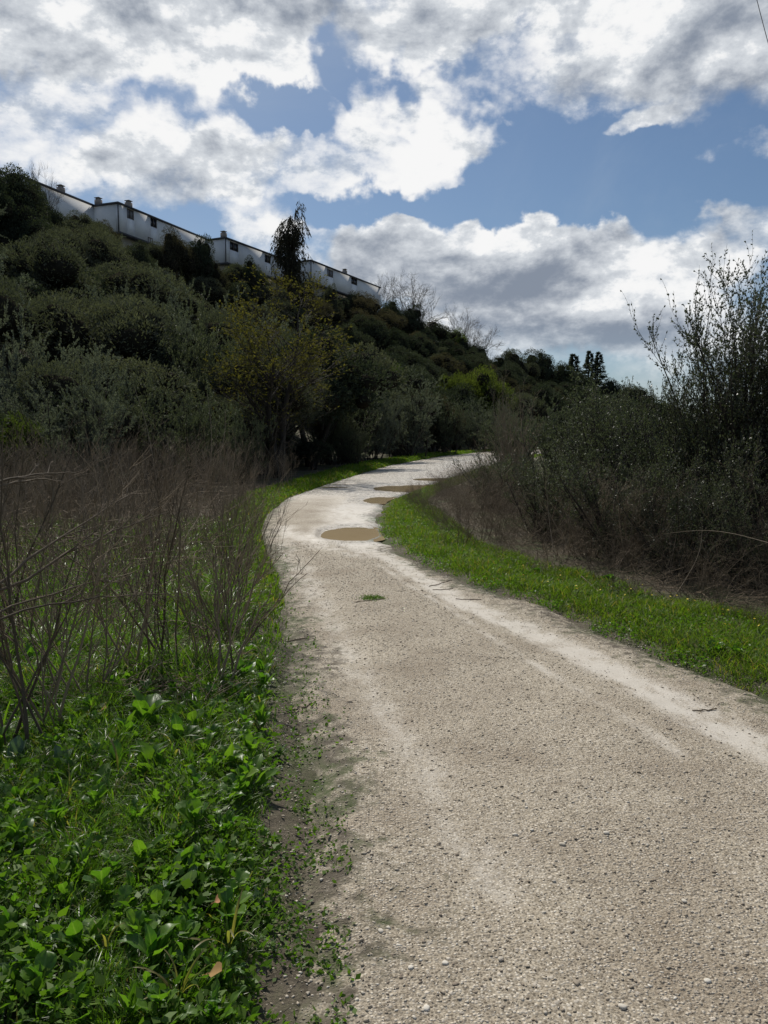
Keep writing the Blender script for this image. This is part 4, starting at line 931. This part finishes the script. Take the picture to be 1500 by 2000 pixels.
# left foreground field
mb = MB()
n = 160000; y = 1.75 * (13 / 1.75) ** (rg.random(n) ** .86); px = -260 + 900 * rg.random(n) ** .85; x = (px - CX) / F * y; o = lx(y) - x
ca, sa = rg.normal(0, .5, n), rg.random(n)
cl = fbm(x * 3.2, y * 3.2, 31); keep = (o > 0.02 + .10 * rg.random(n) + .10 * sstep(y, 5.5, 3.5)) & (sa < np.clip((o + .05) * 1.8, .10, 1) * np.clip((cl - .22) * 3.2, .12, 1) * (1 - .48 * sstep(y, 5, 9)))
x, y, o, cl = x[keep], y[keep], o[keep], cl[keep]; n = len(x)
p = np.c_[x, y, zany(x, y) - .01]; hh = (.05 + .17 * np.clip(o / .5, 0, 1) * rg.uniform(.35, 1.15, n)) * (.6 + .8 * cl)
hh *= .66 + .6 * sstep(y, 2.5, 5.5)
tuft = fbm(x * 8, y * 8, 33, 2) * 12
ld = np.c_[np.cos(tuft), np.sin(tuft), np.zeros(n)] * .8 + rg.normal(0, .6, (n, 3)) * [1, 1, 0]
blades(mb, rg, p, hh, rg.uniform(.0018, .0050, n) * (1 + .10 * y), rg.uniform(.25, 1.15, n), nrm(ld))
stuff('grass', mb.mesh('grass', M_grass), 'lush long green grass filling the left foreground verge', 'grass'); print('grassL', n)
# left edge strip and far left verge
mb = MB()
n = 60000; y = 4.0 * (75 / 4.0) ** (rg.random(n) ** .8); o = rg.random(n) ** 1.3 * (.28 + .034 * y) * sstep(y, 3.5, 9); x = lx(y) - o + .03
k_ = rg.random(n) < sstep(y, 5.0, 12) * .95 * np.clip(.15 + o * 6, 0, 1); x, y, o = x[k_], y[k_], o[k_]; n = len(x)
p = np.c_[x, y, zany(x, y) - .01]; blades(mb, rg, p, (.05 + .14 * rg.random(n)) * (.6 + .6 * np.minimum(1, o / .4)) * (1 + .004 * y), .004 + .0011 * y * rg.uniform(.6, 1.2, n), rg.uniform(.2, .9, n))
stuff('verge_grass', mb.mesh('verge_grass', M_grass2), 'bright short grass lining the left edge of the far track', 'grass')
# right verge
mb = MB()
n = 135000; y = 2.4 * (60 / 2.4) ** (rg.random(n) ** .97); wv = np.maximum(bx(y) - rx(y), .1) + .28; o = rg.random(n) ** .9 * wv; x = rx(y) + o
keep = (vis(x, y, 900)) & (rg.random(n) < np.clip((o + .03) * 6 + (fbm(x * 5, y * 5, 50) - .5) * 3.5, .08, 1) * np.clip((fbm(x * 2.2, y * 2.2, 55) - .25) * 4, .3, 1)); x, y, o = x[keep], y[keep], o[keep]; n = len(x)
cl = fbm(x * 3, y * 3, 51)
p = np.c_[x, y, zany(x, y) - .01]; blades(mb, rg, p, (.03 + .10 * np.minimum(1, o / .25) * rg.uniform(.4, 1.2, n)) * (.5 + 1.0 * cl), (.0022 + .00045 * y) * rg.uniform(.7, 1.4, n), rg.uniform(.3, 1.1, n))
stuff('verge_grass', mb.mesh('verge_grass', M_grass2), 'bright green grass verge along the right side of the track', 'grass'); print('grassR', n)
# low creeping leaves among the grass and on the bare soil edge
mb = MB()
n = 52000; y = 1.75 * (11 / 1.75) ** (rg.random(n) ** .9); px = rg.uniform(-60, 690, n); x = (px - CX) / F * y; o = lx(y) - x
cl = fbm(x * 4.5, y * 4.5, 61); keep = (o > -.30) & (rg.random(n) < np.where(o > .1, .75, .62 * np.clip(1 + o / .30, 0, 1) ** 1.3) * np.clip((cl - .38) * 6, 0.02, 1)); x, y, o = x[keep], y[keep], o[keep]; n = len(x)
p = np.c_[x, y, zany(x, y) + .004 + np.clip(o, 0, .35) * rg.random(n) * .32]
leaves(mb, rg, p, np.c_[rg.normal(0, 1, (n, 2)), rg.uniform(.0, .8, n)], (rg.uniform(.012, .036, n) * np.where(o > .12, 1.15, .7))[:, None], (rg.uniform(.008, .022, n) * np.where(o > .12, 1.15, .7))[:, None])
stuff('ground_cover', mb.mesh('ground_cover', M_cover), 'small creeping leaves between grass and bare soil at the left', 'ground cover')
mb = MB()
n = 26000; y = 3.6 * (14 / 3.6) ** rg.random(n); o = rg.random(n) * (np.maximum(bx(y) - rx(y), .1) + .2) - .05; x = rx(y) + o; cl = fbm(x * 4, y * 4, 62); k_ = (cl > .45) & vis(x, y); x, y, o = x[k_], y[k_], o[k_]; n = len(x)
p = np.c_[x, y, zany(x, y) + .01 + .05 * rg.random(n)]; leaves(mb, rg, p, np.c_[rg.normal(0, 1, (n, 2)), rg.uniform(.1, .9, n)], .024, .014)
stuff('ground_cover', mb.mesh('ground_cover', M_cover), 'small clover leaves in the right grass verge', 'ground cover')
# bare dead litter under thickets
mb = MB(); n = 24000; y = 4 * (22 / 4) ** rg.random(n); sd_ = rg.random(n) < .72; x = np.where(sd_, lx(y) - .4 - rg.random(n) * 4, bx(y) + .3 + rg.random(n) * 3.5)
p = np.c_[x, y, zany(x, y) + .01 + rg.random(n) * .08]; P, Rd = grow(rg, p, np.c_[rg.normal(0, 1, (n, 2)), rg.uniform(0, .5, n)], rg.uniform(.08, .4, n), .0018 + .00012 * y, 4, .15, (0, 0, 0), .4); tubes(mb, P, Rd, 3, rg)
n = 3800; y = 5.2 * (17 / 5.2) ** rg.random(n); x = lx(y) - .45 - rg.random(n) ** .8 * (4.5 + .3 * y); k_ = vis(x, y, 150); x, y = x[k_], y[k_]; n = len(x)
p = np.c_[x, y, zany(x, y) + rg.random(n) ** 1.5 * .75]; P, Rd = grow(rg, p, np.c_[rg.normal(0, 1, (n, 2)), rg.normal(.15, .45, n)], rg.uniform(.15, .8, n), .0024 + .00012 * y, 7, .12, (0, 0, -.03), .5); tubes(mb, P, Rd, 3, rg)
stuff('dry_litter', mb.mesh('dry_litter', M_dead), 'dry twigs and straw littering the ground under the thickets', 'dry litter')

# ---------------------------------------------------------------- broad leaved weeds
def blade_leaf(seed, L, Wd, shape='oval', curl=.5, nu=8, nv=2):
    rng = np.random.default_rng(seed); u = np.linspace(0, 1, nu + 1); vv = np.linspace(-1, 1, 2 * nv + 1)
    if shape == 'oval': prof_ = np.where(u < .22, .10, 0) + np.where(u >= .18, np.sin(np.clip((u - .18) / .82, 0, 1) ** .8 * math.pi) ** .75, 0); prof_[-1] = .03
    elif shape == 'lobed': prof_ = (.22 + .78 * np.abs(np.sin(u * math.pi * 3.5))) * (.35 + .65 * u) * np.sqrt(np.clip(1.02 - u, 0, 1)) * 1.25
    elif shape == 'round': prof_ = np.where(u < .40, .07, np.sqrt(np.clip(1 - ((u - .70) / .31) ** 2, 0, 1))); prof_[-1] = .1
    else: prof_ = np.sin(np.clip(u, 0, 1) * math.pi) ** .6 * (1 - .3 * u) + .03
    z = np.sin(u * curl * math.pi) * L * .35 * (1 if curl > 0 else -1); xx = u * L * (1 - .15 * abs(curl) * u)
    P = np.zeros((nu + 1, 2 * nv + 1, 3)); P[:, :, 0] = xx[:, None]; P[:, :, 1] = vv[None] * prof_[:, None] * Wd / 2
    P[:, :, 2] = z[:, None] + np.abs(vv)[None] * prof_[:, None] * Wd * .16 + np.sin(u * 17 + seed)[:, None] * vv[None] * Wd * .05
    id_ = np.arange(P.shape[0] * P.shape[1]).reshape(P.shape[:2]); q_ = np.stack([id_[:-1, :-1], id_[:-1, 1:], id_[1:, 1:], id_[1:, :-1]], -1).reshape(-1, 4)
    return P.reshape(-1, 3), q_
def leafmesh(seed, L, Wd, sh, curl, mat, nu=10):
    v, q_ = blade_leaf(seed, L, Wd, sh, curl, nu, 4); vv_ = np.tile(np.abs(np.linspace(-1, 1, 9)), nu + 1); uu_ = np.repeat(np.linspace(0, 1, nu + 1), 9)
    v = v + np.random.default_rng(seed).normal(0, Wd * .022, v.shape) * [.4, .4, 1]
    return MB().add(v, q_, np.random.default_rng(seed).random()).mesh('leaf', mat, True, {'across': vv_, 'along': uu_})
LF = {'dock': [leafmesh(i, .17, .055, 'oval', c_, M_weed) for i, c_ in enumerate((.35, .55, .75))],
      'rocket': [leafmesh(10 + i, .15, .055, 'lobed', c_, M_weed, 14) for i, c_ in enumerate((.35, .55, .8))],
      'mallow': [leafmesh(20 + i, .12, .065, 'round', c_, M_weed, 9) for i, c_ in enumerate((.25, .45, .6))],
      'grey': [leafmesh(30 + i, .11, .045, 'lobed', c_, M_weed2, 14) for i, c_ in enumerate((.3, .45, .65))],
      'strap': [leafmesh(40 + i, .24, .011, 'strap', c_, M_grass, 9) for i, c_ in enumerate((.5, .7, .9))],
      'bigoval': [leafmesh(50 + i, .22, .095, 'oval', c_, M_weed2) for i, c_ in enumerate((.35, .5, .65))]}
LABW = {'dock': ('dock-like weed with long oval green leaves in the left foreground', 'long-leaved green weeds in the left foreground'),
        'rocket': ('weed rosette with lobed green leaves in the left foreground', 'lobed-leaved green weeds in the left foreground'),
        'mallow': ('weed with small rounded leaves in the left foreground', 'round-leaved weeds in the left foreground'),
        'grey': ('grey-green weed rosette near the gravel edge', 'grey-green weed rosettes near the gravel edge'),
        'strap': ('tuft of long arching grass leaves in the left foreground', 'arching grass tufts in the left foreground')}
def weed(k, x, y, sc, nleaf, label=None, group=None, tilt=(.15, 1.05), up=0.):
    g = float(zany(np.array([x]), np.array([y]))[0]); l_, gr_ = LABW.get(k, ('', None))
    o = thing('weed_plant', label or l_, 'weed', (x, y, g - .005), 0, group if label else gr_)
    a0 = rg.uniform(0, 6.28)
    for i in range(nleaf):
        s_ = sc * rg.uniform(.6, 1.15); e = rg.uniform(*tilt)
        part('leaf', LF[k][int(rg.integers(0, 3))], o, (0, 0, up * rg.random()), (rg.normal(0, .2), -e, a0 + i * 2.4 + rg.normal(0, .25)), (s_, s_ * rg.uniform(.85, 1.3), s_))
    if not label: want(o, {'dock': 'long-leaved green weed', 'rocket': 'lobed-leaved green weed', 'mallow': 'round-leaved green weed', 'grey': 'grey-green rosette', 'strap': 'arching grass tuft'}[k], x, y, g + .05, LMF)
    return o
pl = []; nw = 0
for _ in range(6000):
    y = 1.8 * (5.2 / 1.8) ** rg.random(); px = rg.uniform(-40, 560); x = (px - CX) / F * y; o = lx(y) - x
    if o < .14 + .07 * (y < 3.8): continue
    sp = .045 + .019 * y
    if any((x - a) ** 2 + (y - b) ** 2 < sp * sp for a, b in pl): continue
    if fbm(np.array([x * 2.5]), np.array([y * 2.5]), 71)[0] < .25: continue
    pl.append((x, y)); u = rg.random(); k = 'dock' if u < .30 else ('rocket' if u < .52 else ('mallow' if u < .74 else ('strap' if u < .90 else 'grey')))
    weed(k, x, y, rg.uniform(.42, .86), int(rg.integers(9, 15)), up=.06 if k != 'mallow' else .10); nw += 1
    if nw >= 300: break
print('weeds', nw)
for (px, py, k, sc, nl, lb) in [(35, 1530, 'bigoval', .75, 7, 'plant with big pale oval leaves at the left picture edge'), (120, 1540, 'bigoval', .7, 7, 'big oval-leaved plant beside the one at the left edge'),
        (508, 1560, 'grey', .75, 13, 'silvery cut-leaved rosette on the bare soil edge'), (545, 1480, 'grey', .7, 13, 'silvery rosette behind the one on the soil edge'), (505, 1790, 'grey', .75, 12, 'grey-green rosette next to the dry orange leaf'),
        (535, 1860, 'grey', .45, 9, 'tiny grey rosette alone on the soil'), (360, 1790, 'bigoval', .75, 6, 'grey-leaved plant above the dry orange leaf'), (60, 1960, 'bigoval', .6, 6, 'grey-green broad leaves in the bottom left corner'),
        (300, 1560, 'dock', 1.3, 7, 'tallest dock in the middle of the left verge'), (285, 1450, 'dock', 1.5, 7, 'bright translucent dock leaves at the foot of the bare shrubs')]:
    g = gnd(px, py); weed(k, float(g[0]), float(g[1]), sc, nl, lb)
for (px, py, sc, lb) in [(1400, 1290, 1.3, 'dark leafy clump in the right verge near the edge'), (1440, 1300, 1.1, 'dark leafy plant right of the similar clump in the verge'), (1190, 1150, 1.3, 'dark low leafy plant at the foot of the brambles'), (905, 1095, 1.2, 'bushy green plant at the start of the right brambles'), (1050, 1128, 1.1, 'leafy green plant with yellow tips by the brambles')]:
    g = gnd(px, py); weed('mallow', float(g[0]), float(g[1]), sc * .62, 24, lb)
# yellow flowers in the right verge
M_pet = plain_mat('yellow_petals', (.62, .50, .03), (.75, .60, .05), 9, .6); M_stem = plain_mat('green_stem', (.05, .10, .02), (.08, .14, .03))
v = np.array([[0, 0, 0]] + [[math.cos(i * math.pi / 5) * (.011 if i % 2 == 0 else .006), math.sin(i * math.pi / 5) * (.011 if i % 2 == 0 else .006), .003] for i in range(10)])
FH = MB().add(v, [[0, 1 + i, 1 + (i + 1) % 10] for i in range(10)]).add(v * [.5, .5, 1] + [0, 0, .003], [[0, 1 + i, 1 + (i + 1) % 10] for i in range(10)]).mesh('flower_head', M_pet)
mbs = MB(); tubes(mbs, np.array([[[0, 0, 0], [.004, 0, .06], [0, 0, .12]]]), np.array([[.0012] * 3]), 3); FS = mbs.mesh('flower_stem', M_stem)
for i in range(46):
    px = rg.uniform(1010, 1500); D = 2325 / (rg.uniform(.15, .95) * 60 + np.interp(px, [1000, 1500], [1105, 1240]) - 850 - 6); x = (px - CX) / F * D
    o = thing('yellow_flower', 'tiny yellow flower in the grass verge below the brambles', 'flower', (x, D, tz(x, D)), rg.uniform(0, 6), 'yellow flowers in the right verge', (1.0,) * 3)
    want(o, 'tiny yellow flower in the verge', x, D, .12, LMR)
    part('flower_stem', FS, o); part('flower_head', FH, o, (0, 0, .12), (rg.normal(0, .4), rg.normal(0, .4), 0))
# fallen dry leaves
M_dry = leaf_mat('dry_leaf', (.42, .24, .11), (.52, .32, .16), tr=.3, trc=(1.2, 1.0, .7))
DL = MB(); v, q_ = blade_leaf(3, .07, .05, 'round', .3, 8); DL.add(v, q_); DL = DL.mesh('dry_leaf', M_dry, True)
for (px, py, z, s_, lb) in [(395, 1905, .13, .9, 'dry orange-brown leaf lying on the weeds near the bottom'), (408, 1768, .10, .7, 'small pale dry leaf in the weeds by the soil edge'), (190, 1390, .12, .8, 'dry tan leaf caught low in the bare shrubs')]:
    g = gnd(px, py, z + .02); single('fallen_leaf', DL, lb, 'leaf', None, tuple(map(float, g)), (.2, -.15, rg.uniform(-.5, .5)), (s_,) * 3)

# ---------------------------------------------------------------- stones and litter on the gravel
m, t = newmat('stone_grey_tan'); r_ = t.n('ShaderNodeAttribute', None, attribute_name='rnd').outputs['Fac']
cr_ = t.n('ShaderNodeValToRGB', {0: r_}); el = cr_.color_ramp.elements; el[0].position = 0; el[0].color = (.15, .12, .09, 1); el[1].position = 1; el[1].color = (.62, .58, .50, 1)
for p_, c_ in ((.15, (.25, .205, .155, 1)), (.55, (.36, .31, .235, 1)), (.88, (.48, .43, .35, 1))): e = el.new(p_); e.color = c_
out(t, t.n('ShaderNodeBsdfPrincipled', {'Base Color': cr_.outputs[0], 'Roughness': .8, 'Specular IOR Level': .3}).outputs[0]); M_stone = m
mb = MB(); n = 52000
y = 1.75 * (11 / 1.75) ** (rg.random(n) ** 1.05); x = lx(y) - .15 + rg.random(n) * (rx(y) - lx(y) + .3); k_ = vis(x, y)
x, y = x[k_], y[k_]; trv = np.array(zany(x, y)); i_ = np.clip(np.round(ti(x, y)).astype(int), 0, iy - 1); j_ = np.clip(np.round((((x - lx(y)) / (rx(y) - lx(y))) + .1) / 1.2 * (nt - 1)).astype(int), 0, nt - 1)
k_ = rg.random(len(x)) > np.minimum(trk[i_, j_], 1) * .85; x, y, trv = x[k_], y[k_], trv[k_]; n = len(x)
sz = .0011 + .0046 * rg.random(n) ** 6 + .00026 * y; big = rg.random(n) < .01; sz = np.where(big, sz + .004 * rg.random(n), sz)
V0, F0 = ICO0; a = rg.uniform(0, 6.28, n); sc3 = np.stack([sz * rg.uniform(.9, 1.7, n), sz * rg.uniform(.7, 1.2, n), sz * rg.uniform(.4, .8, n)], 1)
vv = V0[None] * (1 + rg.normal(0, .26, (n, 12, 1))) * sc3[:, None, :]
vx = vv[:, :, 0] * np.cos(a)[:, None] - vv[:, :, 1] * np.sin(a)[:, None]; vy = vv[:, :, 0] * np.sin(a)[:, None] + vv[:, :, 1] * np.cos(a)[:, None]
vv = np.stack([vx, vy, vv[:, :, 2]], -1) + np.c_[x, y, trv + sz * .15][:, None, :]
mb.add(vv.reshape(-1, 3), (F0[None] + np.arange(n)[:, None, None] * 12).reshape(-1, 3), np.repeat(rg.random(n) ** .9, 12))
stuff('gravel', mb.mesh('gravel', M_stone), 'loose tan and grey grit scattered over the track', 'gravel'); print('stones', n)
def stone(seed, flat):
    r2 = np.random.default_rng(seed); v = ICO2[0] * (1 + .16 * np.sin(ICO2[0] @ r2.normal(0, 2.2, (3, 1))) + .08 * np.sin(ICO2[0] @ r2.normal(0, 5, (3, 1)))); v = np.sign(v) * np.abs(v) ** .85
    return MB().add(v * [1.2, 1, flat], ICO2[1], [.93, .8, .98, .3][seed % 4]).mesh('pebble', M_stone, False)
PB = [stone(s_, .55) for s_ in range(4)]
for i, (px, py, s_, kk, lb) in enumerate([(1183, 1650, .0095, 0, 'round pale pebble in the middle of the near gravel'), (832, 1983, .009, 2, 'white pebble at the bottom of the picture'), (1215, 1994, .009, 0, 'tan pebble at the bottom right'), (803, 1903, .0075, 2, 'small white pebble left on the near gravel'),
        (744, 1830, .008, 0, 'flat pale pebble near the mossy edge'), (1380, 1945, .0085, 2, 'whitish pebble near the bottom right corner'), (1126, 1942, .010, 3, 'brown stone near the bottom centre'), (1098, 1672, .010, 1, 'tan stone left of the round pale pebble'), (977, 1890, .008, 1, 'flat tan pebble in the near gravel'),
        (1306, 1437, .013, 3, 'dark clod lying beside the right wheel mark'), (684, 1378, .011, 3, 'dark clod near the left side of the track'), (1335, 1785, .008, 0, 'pale pebble toward the right edge'), (870, 1895, .008, 2, 'white-topped pebble right of the small white one')]):
    g = gnd(px, py); single('pebble', PB[kk], lb, 'pebble', None, (float(g[0]), float(g[1]), float(zany(g[:1], g[1:2])[0]) + s_ * .2), (0, 0, i * 1.3), (s_,) * 3)
# tuft of moss with a twig, and other twigs lying on the track
g = gnd(727, 1176); n = 420; x = g[0] + rg.normal(0, .055, n); y = g[1] + rg.normal(0, .05, n); mb = MB()
blades(mb, rg, np.c_[x, y, zany(x, y)], rg.uniform(.012, .035, n), np.full(n, .005), rg.uniform(.4, 1.1, n)); single('grass_tuft', mb.mesh('grass_tuft', M_grass2), 'small lone green tuft growing in the middle of the track', 'grass tuft')
def twig(px0, py0, px1, py1, r, label):
    a_, b_ = gnd(px0, py0), gnd(px1, py1); s_ = np.linspace(0, 1, 8)[:, None]; P = a_ * (1 - s_) + b_ * s_; P[1:-1, :2] += rg.normal(0, .008, (6, 2)); P[:, 2] = zany(P[:, 0], P[:, 1]) + r * 1.5
    mb = MB(); tubes(mb, P[None], np.full((1, 8), r), 4); p_, d_, r2, _ = spawn(rg, P[None], np.full((1, 8), r), 3, .2, .9, (.4, .9)); P2, R2 = grow(rg, p_, d_ * [1, 1, 0], np.full(3, .06), r * .6, 4, .1); tubes(mb, P2, R2, 3)
    single('twig', mb.mesh('twig', M_dead2), label, 'twig')
for a_ in [(695, 1184, 752, 1178, .004, 'dark twig lying just below the lone green tuft'), (838, 1148, 882, 1136, .004, 'twig lying near the right wheel mark by the verge'), (845, 1155, 885, 1152, .0035, 'thin curved twig beside the verge'), (560, 1252, 600, 1248, .004, 'dark twig at the left edge of the track'), (1352, 1392, 1400, 1390, .004, 'dark twig at the right side of the near track'),
           (890, 1172, 940, 1176, .0035, 'twig on the gravel along the right verge'), (560, 1392, 610, 1380, .004, 'twig on the mossy left margin')]: twig(*a_)
# overhead cable crossing the top right corner
s_ = np.linspace(0, 1, 24)[:, None]; A0, B0 = at(1459, -80, 14), at(1531, 190, 12.5); P = A0 * (1 - s_) + B0 * s_; P[:, 2] -= .25 * (s_[:, 0] * (1 - s_[:, 0]))
d_ = (A0 - B0); P = np.r_[[A0 + d_ * 4], P, [B0 - d_ * 4]]
mb = MB(); tubes(mb, P[None], np.full((1, len(P)), .006), 6); single('overhead_cable', mb.mesh('overhead_cable', M_roof), 'thin dark overhead cable crossing the top right corner of the sky', 'cable')
settle()
print('objects', len(bpy.data.objects), 'tris', sum(len(l.polygons) * 1.8 for l in bpy.data.meshes) / 1e6)
